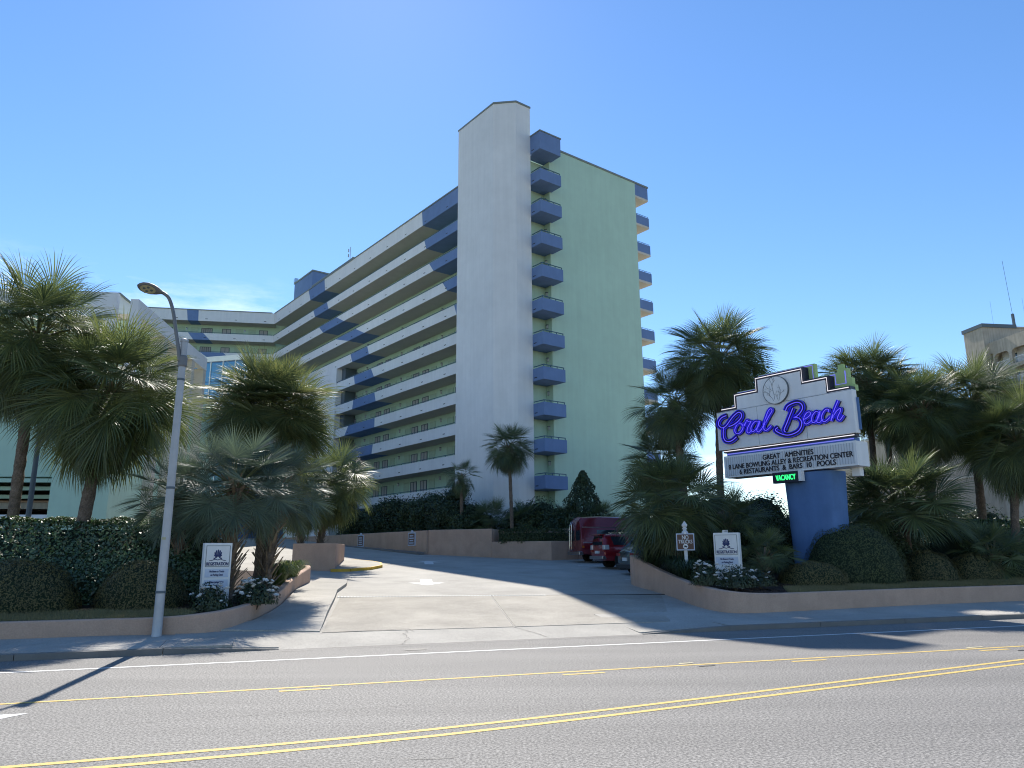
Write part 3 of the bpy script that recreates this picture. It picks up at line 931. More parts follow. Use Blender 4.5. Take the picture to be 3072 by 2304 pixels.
for k in range(NF):
    h = 1.55 if k == 0 else .98
    u1 = CORN + .4 if k <= 4 else 37.0
    parapet(hotel, wing_P, k, 7.7, u1, [b for b in WING[k] if b[0] > 7.8], k <= 4, h, .14, 2.0)
    if k > 0: rail(hotel, wing_P, 7.75, u1, zlev(k) + h)
    # drain slots
    u = 9.9
    while u < u1 - 1:
        link('drain_slot', SLOT, hotel, (-.002, u, zlev(k) + .30)); u += 3.94
    # end balcony: wraps the corner, all blue
    z0 = zlev(k)
    mb = MB()
    mb.box(0, 2.2, 0, .14, z0, z0 + h)
    mb.box(0, .14, .142, 1.249, z0 + .002, z0 + h)
    mb.box(2.06, 2.2, .142, 1.249, z0 + .002, z0 + h)
    mb.box(.142, 2.058, .142, 2.0, z0 + .004, z0 + .2)
    e = mb.build('end_balcony', M_BLUE, hotel)
    if k > 0:
        mb = MB()
        mb.box(.05, 2.12, .05, .10, z0 + h + .13, z0 + h + .19)
        mb.box(.05, .10, .102, 1.24, z0 + h + .13, z0 + h + .19)
        for xx in (.05, .73, 1.4, 2.07): mb.box(xx, xx + .05, .05, .10, z0 + h, z0 + h + .128)
        mb.build('railing', M_RAIL, e)
    else:
        mb = MB(); mb.box(-.06, 2.26, -.06, 1.24, z0 + h, z0 + h + .10); mb.build('coping', M_COPING, e)
    link('drain_slot', SLOT, e, (-.002, .95, z0 + .25))
    if k > 0:   # wall lamp and door at the end of each gallery
        lo = link('wall_lamp', LAMPM, hotel, (2.0, 1.75, z0 + 2.1)); link('lamp_cap', LCAP, lo)
    # dark gallery end seen behind the balcony
# gallery side wall behind the tower
mb = MB(); mb.box(0.0, .1, 7.702, 7.8, 0.5, 35.3); mb.build('gallery_pier', M_WHITE, hotel)
mb = MB(); mb.box(0.003, 1.99, 2.02, 2.15, .5, 33.9); mb.build('gallery_screen', M_MINT, hotel)
# coping of the wing
mb = MB(); mb.box(-.07, 2.1, 7.72, CORN + .5, zlev(0) + 1.55, zlev(0) + 1.67); mb.build('roof_coping', M_COPING, hotel)
# doors, lamps on the gallery wall
for k in range(2, NF):
    fz = zlev(k) + .2
    for i in range(5):
        u = 17.44 + 7.88 * (i - 1)
        if u > 37: continue
        lo = link('wall_lamp', LAMPM, hotel, (2.0, u, fz + 2.02)); link('lamp_cap', LCAP, lo)
        for du in (-1.6, 1.5):
            d = link('door', DOORM, hotel, (1.995, u + du, fz)); link('door_frame', DFRM, d); link('door_handle', HNDM, d)
        for du in (-3.0, 3.0):
            wv = link('window', WPM, hotel, (1.995, u + du, fz + .75)); link('window_frame', WFRM, wv)
# white shaft wall that closes the lower galleries
mb = MB(); mb.box(-.06, 2.0, 37.0, 50.0, .5, zlev(4) - .02); mb.build('shaft_wall', M_WHITE, hotel)
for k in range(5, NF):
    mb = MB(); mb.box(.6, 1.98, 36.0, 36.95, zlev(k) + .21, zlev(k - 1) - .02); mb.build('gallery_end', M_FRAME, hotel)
# downpipe on the shaft
mb = MB(); mb.tube([(-.14, 36.7, 3.0), (-.14, 36.7, 18.0)], .07, 8); mb.build('downpipe', M_POLE, hotel)
# private balconies at the far side of the end wall
for k in range(NF):
    z0 = zlev(k); h = 1.42 if k == 0 else 1.05
    mb = MB()
    mb.box(BODY_D + .002, BODY_D + 1.72, 1.26, 1.40, z0 + .2, z0 + h)
    mb.box(BODY_D + 1.58, BODY_D + 1.72, 1.402, 7.5, z0 + .2, z0 + h)
    mb.box(BODY_D + .002, BODY_D + 1.72, 1.258, 7.5, z0, z0 + .198, 1)
    e = mb.build('side_balcony', [M_BLUE, M_CREAM], hotel)
    if k > 0:
        mb = MB(); mb.box(BODY_D + .1, BODY_D + 1.68, 1.30, 1.34, z0 + h + .1, z0 + h + .14)
        for xx in (.15, .85, 1.6): mb.box(BODY_D + xx, BODY_D + xx + .03, 1.30, 1.34, z0 + h, z0 + h + .1)
        mb.build('railing', M_CHROME, e)
# penthouse
mb = MB(); mb.box(3.2, 11, 53.9, 60.6, 35.46, 41.1); ph = mb.build('penthouse', M_BLUE, hotel)
mb = MB(); mb.box(3.1, 11.1, 53.8, 60.7, 41.1, 41.3); mb.build('coping', M_COPING, ph)
mb = MB(); mb.box(3.2, 11, 40.8, 53.88, 35.46, 38.7); ph2 = mb.build('penthouse', M_BLUE, hotel)
mb = MB(); mb.box(3.1, 11.1, 40.7, 53.8, 38.7, 38.85); mb.build('coping', M_COPING, ph2)
mb = MB()
mb.tube([(4.2, 44.0, 38.8), (4.2, 44.0, 41.6)], .04, 6); mb.tube([(4.6, 44.2, 38.8), (4.6, 44.2, 40.4)], .035, 6)
for z in (40.4, 41.1): mb.box(3.9, 4.0, 43.9, 44.05, z - .3, z + .12); 
mb.build('roof_antenna', M_POLE, hotel)
mb = MB(); mb.box(3.0, 3.5, 60.0, 60.5, 41.32, 41.9); mb.build('roof_box', M_CHROME, hotel)

# far wing, turned towards the street
cw = Vector(HO).xy + E1 * CORN
FWD = Vector((-16.28, -2.80)).normalized()       # along the far wing, to the left
FNI = Vector((FWD.y, -FWD.x))                    # inward (away from the viewer)
_hm = Matrix.Rotation(-HROT, 3, 'Z')
def far_P(u, w, z):
    p = cw + FWD * u + FNI * w
    q = _hm @ Vector((p.x - HO[0], p.y - HO[1], z))
    return (q.x, q.y, q.z)
FAR = {0: [(10.3, 10.25), (11.85, 11.65)], 1: [(9.45, 8.5), (11.45, 10.7)], 2: [(6.6, 5.5), (9.7, 8.3)],
       3: [(4.2, 2.4), (7.2, 5.2)], 4: [(2, 1), (5, 4)]}
for k in range(NF):
    h = 1.55 if k == 0 else .98
    parapet(hotel, far_P, k, .02, 46, FAR.get(k, []), False, h, .14, 2.0)
    if k > 0: rail(hotel, far_P, .3, 46, zlev(k) + h)
    for i in range(11):
        o = link('drain_slot', SLOT, hotel, far_P(1.3 + i * 3.94, -.002, zlev(k) + .32)); o.rotation_euler = (0, 0, atan2(FNI.y, FNI.x) - HROT)
mb = MB()
p = [far_P(-3, 2.0, 0), far_P(46, 2.0, 0), far_P(46, 13, 0), far_P(-3, 13, 0)]
mb.prism([q[:2] for q in p][::-1], .5, 35.3); mb.build('room_block', M_MINT, hotel)
mb = MB(); p = [far_P(.4, -.07, 0), far_P(46.1, -.07, 0), far_P(46.1, 2.2, 0), far_P(.4, 2.2, 0)]
mb.prism([q[:2] for q in p][::-1], zlev(0) + 1.55, zlev(0) + 1.67); mb.build('roof_coping', M_COPING, hotel)
frz = atan2(FNI.y, FNI.x) - HROT
for k in range(1, 6):
    fz = zlev(k) + .2
    for i in range(4):
        u = 4.3 + 7.85 * i
        lo = link('wall_lamp', LAMPM, hotel, far_P(u, 2.0, fz + 1.85), frz); link('lamp_cap', LCAP, lo)
        for du in (-1.0, .75):
            d = link('door', DOORM, hotel, far_P(u + du, 1.995, fz), frz); link('door_frame', DFRM, d); link('door_handle', HNDM, d)
        for du in (-2.55, 2.5, 5.0):
            wv = link('window', WPM, hotel, far_P(u + du, 1.995, fz + .72), frz); link('window_frame', WFRM, wv)

# glazed lobby in the angle of the two wings
lob = empty('lobby_building', (-31.5, 70.0, 3.0), radians(-14))
tag(lob, 'tall blue glazed lobby with white frames between the palms and the hotel', 'building')
mb = MB(); mb.box(0, 6.667, .06, 8, -2, 17.2); mb.build('wall', M_SBLUE, lob)
mb = MB(); mb.box(-.2, 6.87, -.1, 8.2, 17.2, 17.7); mb.build('roof', M_WHITE, lob)
for i in range(5):
    for j in range(9):
        mb = MB() if (i, j) == (0, 0) else mb
        if (i, j) == (0, 0):
            mb.box(.04, 1.29, 0, .05, .04, 1.86); GP = mb.mesh('pane', M_BGLASS)
        link('pane', GP, lob, (i * 1.333, 0, j * 1.9))
for i in range(6):
    mb = MB(); mb.box(-.04, .04, -.08, .06, -1, 17.2); mb.build('mullion', M_WHITE, lob, (i * 1.333, 0, 0))
mb = MB(); mb.prism([(0, 0), (7, 0), (7, 5), (0, 5)], 5.2, lambda x, y: 5.5 + .25 * y); 
aw = mb.build('blue_awning', M_SBLUE, None, (-22.0, 70.0, 2.2), radians(30))
tag(aw, 'dark blue sloping entrance awning behind the round crowned palm', 'awning')

# ------------------------------------------------------------------ garage with portal frames, left
GY = radians(-6.3)
garage = empty('parking_garage', (-20.88, 38.73, 0), -GY)   # local x to the right, y away
tag(garage, 'mint green parking garage with pale portal frame and receding beam, far left', 'building')
mb = MB(); mb.box(-2.87, 0, 0, 16, .5, 11.5); mb.build('wall', M_MINT, garage)
mb = MB(); mb.box(-26, -2.872, .9, 16, 6.15, 11.5); mb.build('deck_wall', M_MINT, garage)
mb = MB(); mb.box(-26, -2.872, .15, .55, .5, 4.15); mb.build('barrier_wall', M_WHITE, garage)
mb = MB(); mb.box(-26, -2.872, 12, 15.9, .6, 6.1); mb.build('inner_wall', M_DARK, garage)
for z, y, m_ in ((5.86, .9, M_MINT), (5.50, 1.6, M_MINT), (5.12, 2.4, M_MINT)):
    mb = MB(); mb.box(-26, -3.0 - y * .12, y, y + .3, z, z + .2); mb.build('slat', m_, garage)
mb = MB(); mb.box(-26, -2.9, 3.0, 12, 4.95, 5.05); mb.build('ramp_deck', M_TERRA, garage)
mb = MB(); mb.box(-26, -2.9, 3.0, 3.3, 4.6, 4.94); mb.build('beam', M_TAN, garage)
# front portal frame
mb = MB(); mb.box(-22, -.7, -.02, .35, 15.28, 16.15); mb.build('lintel', M_WHITE, garage)
for x in (-1.3, -7.2, -13.2, -19.2):
    mb = MB(); mb.box(x, x + .6, 0, .33, 11.502, 15.278); mb.build('column', M_WHITE, garage)
mb = MB(); mb.box(-22, -.9, 2.2, 15.5, 11.502, 15.27); mb.build('recess_wall', M_MINT, garage)
mb = MB(); mb.box(-9.5, -2.3, 4.0, 9, 16.0, 17.4); mb.build('roof_box', M_WHITE, garage)
mb = MB(); mb.box(-9.6, -2.2, 3.9, 9.1, 17.4, 17.5); mb.build('coping', M_COPING, garage)
# receding beam on columns
mb = MB(); mb.box(0.02, .45, .0, 13.0, 14.93, 15.8); mb.build('beam', M_WHITE, garage)
mb = MB(); mb.box(.0, .46, -.02, .62, 11.502, 14.928); mb.build('column', M_WHITE, garage)
for y in (4.4, 7.0, 9.8, 12.4):
    mb = MB(); mb.box(-.42, .43, y, y + .6, .6, 14.928); mb.build('column', M_CREAM, garage)
for y in (1.2, 3.4, 5.6, 7.8, 10.0, 12.2):
    mb = MB(); mb.box(-1.6, .018, y, y + .25, 15.0, 15.3); mb.build('cross_beam', M_CREAM, garage)
mb = MB(); mb.box(-1.9, -1.6, 16.002, 24, .6, 14.5); mb.build('side_wall', M_MINT, garage)

# ------------------------------------------------------------------ neighbours on the right
th_ = empty('tan_hotel', (77.0, 116.9, 0), radians(8))
tag(th_, 'weathered tan stucco hotel with arched balconies, far right behind the palms', 'building')
# local x to the right, y away; the wing with arches comes forward from the stair block
mb = MB(); mb.box(0, 16, 0.0, 4.2, .3, 37.7); mb.build('stair_block', M_TAN, th_)
mb = MB(); mb.box(-.15, 6.2, -.2, 4.4, 37.7, 38.3); mb.build('roof_edge', M_FRAME, th_)
mb = MB(); mb.box(6.25, 16.1, -.12, 4.3, 37.7, 38.0); mb.build('parapet_cap', M_TAN, th_)
mb = MB(); mb.box(.9, 3.6, -.08, .05, 34.4, 35.1); mb.build('louvre', M_FRAME, th_)
mb = MB(); mb.box(9.6, 11.2, -.08, .05, 36.3, 37.2); mb.build('louvre', M_FRAME, th_)
fac_x = .75
def arch_bay(y0, w, z0, h, pier, spandrel):
    """wall panel facing -x with one arched opening; y0 is its far end, bays run towards the viewer"""
    mb = MB()
    a0, a1 = y0 - pier, y0 - w + pier
    zt = z0 + h - spandrel
    r = .75
    pts = []
    for i in range(7):
        t = (pi / 2) * i / 6; pts.append((a0 - r + r * cos(t), zt - r + r * sin(t)))
    for i in range(7):
        t = pi / 2 + (pi / 2) * i / 6; pts.append((a1 + r + r * cos(t), zt - r + r * sin(t)))
    zs = z0 + .30
    pts = [(a0, zs)] + pts + [(a1, zs)]
    d = .6
    m = len(pts)
    for i in range(m - 1):
        (ya, za), (yb, zb) = pts[i], pts[i + 1]
        if i == 0:
            mb.add([(fac_x, y0, z0), (fac_x, ya, za), (fac_x, yb, zb), (fac_x, y0, z0 + h)], [(0, 1, 2, 3)])
        elif i == m - 2:
            mb.add([(fac_x, y0 - w, z0), (fac_x, y0 - w, z0 + h), (fac_x, ya, za), (fac_x, yb, zb)], [(0, 1, 2, 3)])
        else:
            ka, kb = (i - 1) / (m - 3), i / (m - 3)
            mb.add([(fac_x, ya, za), (fac_x, yb, zb), (fac_x, y0 - w * kb, z0 + h), (fac_x, y0 - w * ka, z0 + h)], [(0, 1, 2, 3)])
        mb.add([(fac_x, ya, za), (fac_x + d, ya, za), (fac_x + d, yb, zb), (fac_x, yb, zb)], [(0, 1, 2, 3)])
    mb.add([(fac_x, y0, z0), (fac_x, y0 - w, z0), (fac_x, a1, zs), (fac_x, a0, zs)], [(0, 1, 2, 3)])
    mb.add([(fac_x, a0, zs), (fac_x, a1, zs), (fac_x + d, a1, zs), (fac_x + d, a0, zs)], [(0, 1, 2, 3)])
    return mb, a0, a1, zs
for j in range(5):
    for i in range(5):
        y0 = -.5 - i * 3.5; z0 = 30.2 - j * 2.95
        mb, a0, a1, zz = arch_bay(y0, 3.5, z0, 2.95, .28, .30)
        bay = mb.build('arch_bay', M_TAN, th_)
        mb = MB(); mb.box(fac_x + .2, fac_x + .25, a1, a0, zz + .95, zz + 1.02)
        n = int((a0 - a1) / .18)
        for q in range(n): mb.box(fac_x + .205, fac_x + .235, a1 + .08 + q * .18, a1 + .115 + q * .18, zz, zz + .95)
        mb.build('railing', M_SWHITE, bay)
        mb = MB(); mb.box(fac_x + 1.7, fac_x + 1.8, y0 - 3.5, y0, z0, z0 + 2.95); mb.build('back_wall', M_SWHITE, bay)
        mb = MB(); mb.box(fac_x + 1.64, fac_x + 1.698, a1 + .3, a1 + 1.6, zz, zz + 2.05); mb.build('balcony_door', M_GLASS, bay)
        mb = MB(); mb.box(fac_x + .1, fac_x + 1.7, y0 - 3.5, y0, z0 - .1, z0 + .1); mb.build('balcony_floor', M_TAN, bay)
mb = MB(); mb.box(fac_x, 14, -19, -.002, 33.152, 35.0); mb.build('roof_parapet', M_TAN, th_)
mb = MB(); mb.box(fac_x + 1.82, 14, -19, -.004, .3, 33.14); mb.build('room_block', M_TAN, th_)
mb = MB(); mb.tube([(7.0, 1.0, 38.0), (6.6, 1.0, 50.0)], .028, 5); mb.tube([(4.0, 2.0, 38.0), (4.0, 2.0, 43.0)], .014, 5); mb.tube([(9.2, 1.0, 38.0), (9.2, 1.0, 43.5)], .014, 5)
mb.box(6.8, 7.15, .9, 1.2, 38.0, 40.6); mb.build('mast', M_FRAME, th_)
# low tan annex that belongs to the neighbour
lt = empty('tan_annex', (29.2, 64.0, 0), radians(12))
tag(lt, 'low tan stucco annex wall behind the palms beside the lit sign', 'building')
mb = MB(); mb.box(0, 26, -15, 4, .3, 11.0); mb.build('wall', M_TAN, lt)
mb = MB(); mb.box(-.12, 26.1, -15.1, 4.1, 11.0, 11.2); mb.build('coping', M_SWHITE, lt)
mb = MB(); mb.box(-.05, .0, -15, 4, 7.0, 7.12); mb.build('stucco_band', M_CREAM, lt)

# ------------------------------------------------------------------ the big sign
SG = (11.41, 30.43, 0.0)
sign = empty('marquee_sign', (SG[0], SG[1], zbr(SG[0], SG[1])), radians(-52.323))
tag(sign, 'big stepped roadside hotel sign with lit blue script and letter board on blue pillar', 'sign')
sz = sign.location.z
def sb(name, mb, mat, parent=None, loc=(0, 0, 0)):
    mb.v = [(x, y, z - (sz if parent is None else 0)) for x, y, z in mb.v]
    return mb.build(name, mat, parent or sign, loc)
# pillar: slightly wider towards the top, rounded in plan
mb = MB()
def oval(hw, hd, cx, n=28):
    out = []
    for i in range(n):
        t = 2 * pi * i / n
        c_, s_ = cos(t), sin(t)
        out.append((cx + hw * math.copysign(abs(c_) ** .55, c_), .55 + hd * math.copysign(abs(s_) ** .55, s_)))
    return out
lv = [(0.4, 1.00, .62, .64), (2.2, 1.04, .66, .64), (3.8, 1.09, .70, .64), (5.18, 1.14, .74, .64)]
vs = []
for z, hw, hd, cx in lv: vs += [(x, y, z) for x, y in oval(hw, hd, cx)]
n = 28
fs = [(i * n + k, i * n + (k + 1) % n, (i + 1) * n + (k + 1) % n, (i + 1) * n + k) for i in range(3) for k in range(n)]
mb.add(vs, fs); mb.smooth = True
sb('pillar', mb, M_SBLUE)
# main white cabinet
mb = MB(); mb.box(-3.30, 3.01, -.30, .02, 6.46, 8.16); cab = bevel(sb('main_cabinet', mb, M_SIGNW), .015, 1)
def step_outline(i=0.0, up=0.0):
    return [(-3.05 + i * .2, 8.162 if i == 0 else 8.162), (2.94 - i * .2, 8.162), (2.94 - i * .2, 8.30 - i * .02 + up), (2.13 - i, 8.30 - i * .02 + up), (2.13 - i, 8.86 - i + up), (1.08 - i, 8.86 - i + up), (1.08 - i, 9.42 - i + up),
            (-1.24 + i, 9.42 - i + up), (-1.24 + i, 8.88 - i + up), (-2.35 + i, 8.88 - i + up), (-2.35 + i, 8.34 - i * .02 + up), (-3.05 + i * .2, 8.34 - i * .02 + up)]
mb = MB(); mb.xprism(step_outline(), -.27, .1); sb('navy_border', mb, M_NAVY)
wi = [(-2.19, 8.164), (1.97, 8.164), (1.97, 8.70), (.92, 8.70), (.92, 9.26), (-1.08, 9.26), (-1.08, 8.72), (-2.19, 8.72)]
mb = MB(); mb.xprism(wi, -.295, -.2); sb('upper_panel', mb, M_SIGNW)
# panel seams
for (x0, x1, z0, z1) in ((-3.28, 2.99, 8.130, 8.142), (-1.22, -1.21, 6.5, 8.7), (1.0, 1.01, 6.5, 8.7)):
    mb = MB(); mb.box(x0, x1, -.304, -.28, z0, z1 - (.6 if z1 > 8.5 else 0)); sb('panel_seam', mb, M_INKG)
gp = [(-2.75, 8.166), (2.96, 8.166), (2.96, 8.40), (2.86, 8.40), (2.86, 8.70), (2.72, 8.70), (2.72, 9.10), (2.28, 9.10), (2.28, 8.98), (1.36, 8.98), (1.36, 9.56), (-1.30, 9.56), (-1.30, 9.02), (-2.42, 9.02), (-2.42, 8.48), (-2.75, 8.48)]
mb = MB(); mb.xprism(gp, .10, .32); sb('lime_backing', mb, M_LIME)
mb = MB(); mb.box(2.32, 2.55, .12, .26, 9.102, 9.30); sb('lime_fin', mb, M_LIME)
def neon(path, r, mat, parent=None, name='neon_tube', y=-.3):
    mb = MB(); mb.tube([(x, y, z) for x, z in path], r, 6); mb.smooth = True
    return sb(name, mb, mat) if parent is None else mb.build(name, mat, parent)
neon([(-3.0, 8.255), (-2.27, 8.255), (-2.27, 8.80), (-1.16, 8.80), (-1.16, 9.34), (1.0, 9.34), (1.0, 8.78), (2.05, 8.78), (2.05, 8.235), (2.9, 8.235)], .016, M_NEONW, y=-.32)
neon([(-2.68, 8.42), (-2.36, 8.42), (-2.36, 8.96), (-1.25, 8.96), (-1.25, 9.50), (1.28, 9.50), (1.28, 8.92), (2.2, 8.92), (2.2, 8.50), (2.62, 8.50), (2.62, 9.0)], .02, M_NEONV, y=.07)
# underside bands
mb = MB(); mb.box(-3.10, 2.94, -.24, .05, 6.33, 6.457); sb('navy_border', mb, M_NAVY)
neon([(-3.05, 6.395), (2.9, 6.395)], .016, M_NEONW, y=-.27)
mb = MB(); mb.box(-2.98, 2.85, -.16, .2, 6.185, 6.328); sb('blue_band', mb, M_SBLUE)
neon([(-2.95, 6.27), (2.82, 6.27)], .02, M_NEONV, y=-.19)
# letter board
mb = MB(); mb.box(-3.08, 2.92, -.28, .62, 5.24, 6.18); rd = sb('letter_board', mb, M_SIGNW)
M_RIB = surf('board_ribbed', (0.64, 0.66, 0.68), 0.5, 0.05, 2.0)
mb = MB(); mb.box(-3.0, 2.84, -.288, -.279, 5.31, 6.11); sb('board_face', mb, M_RIB, rd) if False else mb.build('board_face', M_RIB, sign, (0, 0, -sz))
rb = MB(); rb.box(-.012, .012, -.293, -.287, 5.31 - sz, 6.11 - sz); RIBM = rb.mesh('board_rib', plain('rib_grey', (0.42, 0.44, 0.46), .6))
for i in range(53): link('board_rib', RIBM, sign, (-2.95 + i * 5.74 / 52, 0, 0))
for body, xc, zc, wd in (('GREAT   AMENITIES', .03, 5.93, 2.29), ('8 LANE BOWLING ALLEY & RECREATION CENTER', -.03, 5.675, 5.62), ('6 RESTAURANTS  &  BARS  10   POOLS', -.11, 5.43, 4.37)):
    text(sign, body, .285, xc, -.30, zc - sz, M_INK, .004, 0.0, width=wd, fat=.0085)
# round coral emblem
mb = MB(); mb.lathe([(0.001, 0), (.50, 0), (.50, .0)], 40, axis='y', c=(-.2, -.36, 8.66)); mb.add([], [])
mb = MB(); mb.lathe([(.0001, -.40), (.555, -.40), (.575, -.39), (.575, -.30)], 44, axis='y', c=(-.2, 0, 8.66)); 
em = sb('emblem_disc', mb, [M_SIGNW])
mb = MB(); mb.lathe([(.575, -.402), (.592, -.402), (.592, -.30), (.575, -.30)], 44, axis='y', c=(-.2, 0, 8.66 - sz)); mb.build('emblem_rim', M_INKG, em)
def twig(mb, p, ang, ln, w, depth, r):
    pts = [p]
    a = ang
    for i in range(4):
        a += r.uniform(-.12, .12)
        p = (p[0] + cos(a) * ln / 4, p[1] + sin(a) * ln / 4); pts.append(p)
        if depth > 0 and i in (1, 2, 3):
            sgn = 1 if (i + depth) % 2 else -1
            twig(mb, p, a + sgn * r.uniform(.45, .75), ln * .48, w * .8, depth - 1, r)
    mb.tube([(x, -.405, z - sz) for x, z in pts], w, 5)
cm = MB(); r_ = random.Random(5)
twig(cm, (-.25, 8.26), 1.62, .74, .0065, 2, r_); twig(cm, (-.30, 8.22), 2.15, .42, .006, 2, r_); twig(cm, (-.07, 8.18), 1.2, .42, .006, 2, r_); twig(cm, (-.10, 8.20), 1.75, .30, .006, 1, r_)
cm.build('coral_drawing', M_INKG, em)
# script channel letters
SCRIPT = {
'C': [[(-2.68, 7.94), (-2.93, 7.88), (-3.1, 7.72), (-3.1, 7.55), (-2.93, 7.43), (-2.74, 7.48), (-2.56, 7.64), (-2.32, 7.85), (-2.06, 7.99), (-1.91, 7.92), (-1.91, 7.76), (-2.1, 7.6), (-2.36, 7.48), (-2.58, 7.44)], [(-2.85, 7.43), (-2.9, 7.2), (-2.89, 6.98), (-2.81, 6.84), (-2.64, 6.78), (-2.44, 6.82), (-2.23, 6.94)]],
'o': [[(-1.87, 7.39), (-1.98, 7.51), (-2.16, 7.45), (-2.29, 7.26), (-2.25, 7.11), (-2.11, 7.07), (-1.95, 7.16), (-1.86, 7.31), (-1.9, 7.42), (-1.81, 7.4), (-1.69, 7.51)]],
'r': [[(-1.8, 7.36), (-1.64, 7.59), (-1.61, 7.53), (-1.45, 7.51), (-1.54, 7.39), (-1.64, 7.25), (-1.68, 7.1), (-1.6, 7.03), (-1.46, 7.12)]],
'a': [[(-1.07, 7.45), (-1.23, 7.48), (-1.39, 7.37), (-1.48, 7.2), (-1.42, 7.06), (-1.26, 7.12), (-1.1, 7.28), (-1.02, 7.47), (-1.16, 7.21), (-1.2, 7.09), (-1.13, 7.01), (-0.97, 7.11)]],
'l': [[(-0.97, 7.11), (-0.77, 7.34), (-0.54, 7.64), (-0.4, 7.81), (-0.45, 7.9), (-0.57, 7.83), (-0.72, 7.57), (-0.84, 7.3), (-0.85, 7.09), (-0.75, 7.03), (-0.59, 7.11), (-0.49, 7.2)]],
'B': [[(0.56, 7.78), (0.4, 7.5), (0.23, 7.2), (0.08, 6.94), (0.13, 6.85)], [(0.22, 7.71), (0.32, 7.87), (0.55, 7.96), (0.8, 7.97), (0.96, 7.86), (0.98, 7.69), (0.86, 7.53), (0.69, 7.41), (0.57, 7.38), (0.76, 7.35), (0.88, 7.18), (0.86, 6.99), (0.71, 6.81), (0.45, 6.72), (0.18, 6.71), (-0.11, 6.82), (-0.32, 6.98), (-0.2, 7.08)]],
'e': [[(1.02, 7.24), (1.18, 7.31), (1.29, 7.4), (1.28, 7.5), (1.15, 7.49), (1.03, 7.36), (0.98, 7.19), (1.05, 7.05), (1.18, 7.07), (1.32, 7.15)]],
'A': [[(1.67, 7.42), (1.54, 7.48), (1.39, 7.36), (1.33, 7.2), (1.36, 7.06), (1.5, 7.1), (1.64, 7.27), (1.72, 7.47), (1.58, 7.21), (1.54, 7.07), (1.64, 7.02), (1.78, 7.13)]],
'c': [[(2.04, 7.38), (2.08, 7.47), (1.97, 7.5), (1.83, 7.39), (1.75, 7.21), (1.8, 7.04), (1.9, 7.04), (2.03, 7.12), (2.12, 7.2)]],
'h': [[(2.5, 7.77), (2.38, 7.57), (2.25, 7.33), (2.12, 7.01)], [(2.18, 7.12), (2.38, 7.35), (2.54, 7.45), (2.55, 7.35), (2.44, 7.18), (2.4, 7.07), (2.49, 7.0), (2.65, 7.17)]]}
for ch, strokes in SCRIPT.items():
    big = ch in 'CB'
    hw = .108 if big else .072
    body = MB(); rim = MB(); tubeb = MB()
    for si, st in enumerate(strokes):
        P = smooth_path([(x, z, 0) for x, z in st], 5)
        n = len(P)
        yo = -.46 - .004 * si
        nrm = []
        for i in range(n):
            d = (P[min(i + 1, n - 1)] - P[max(i - 1, 0)]).normalized(); nrm.append(Vector((-d.y, d.x, 0)))
        vs = []
        for i, p in enumerate(P):
            a = p + nrm[i] * hw; b = p - nrm[i] * hw
            vs += [(a.x, -.305, a.y - sz), (a.x, yo + .06, a.y - sz), (b.x, yo + .06, b.y - sz), (b.x, -.305, b.y - sz)]
        fs = []
        for i in range(n - 1):
            for j in range(3): fs.append((i * 4 + j, (i + 1) * 4 + j, (i + 1) * 4 + j + 1, i * 4 + j + 1))
        fs += [(0, 1, 2, 3), (4 * n - 1, 4 * n - 2, 4 * n - 3, 4 * n - 4)]
        body.add(vs, fs)
        # raised edge of the channel, the tube's light on it put in as glow
        for sgn in (1, -1):
            vs = []
            for i, p in enumerate(P):
                a = p + nrm[i] * hw * sgn; b = p + nrm[i] * (hw - .016) * sgn
                vs += [(a.x, yo + .058, a.y - sz), (a.x, yo, a.y - sz), (b.x, yo, b.y - sz), (b.x, yo + .058, b.y - sz)]
            fs = []
            for i in range(n - 1):
                for j in range(3): fs.append((i * 4 + j, (i + 1) * 4 + j, (i + 1) * 4 + j + 1, i * 4 + j + 1))
            rim.add(vs, fs)
        tubeb.tube([(p.x - nrm[i].x * 0 , yo + .02, p.y - sz) for i, p in enumerate(P)], .017, 6)
    lt_ = body.build('script_letter', M_CHAN, sign)
    rim.build('letter_edge', M_CHANR, lt_)
    tubeb.smooth = True
    tubeb.build('neon_tube', M_NEONB, lt_)
# vacancy box and its bracket
mb = MB(); mb.box(-.62, .56, -.46, -.28, 4.80, 5.236); vb = sb('vacancy_box', mb, M_NAVY)
text(sign, 'VACANCY', .30, -.02, -.475, 5.0 - sz, M_NEONG, .006, 0, width=.88, name='vacancy_lettering', fat=.006)
mb = MB(); mb.box(.562, .70, -.50, -.28, 4.82, 5.236); sb('bracket', mb, M_SIGNW)
mb = MB(); mb.box(2.35, 2.66, .3, .6, 4.9, 5.236); sb('bracket', mb, M_SIGNW)
mb = MB(); mb.box(3.012, 3.09, -.06, .01, 6.6, 7.85); sb('junction_box', mb, M_SBLUE)

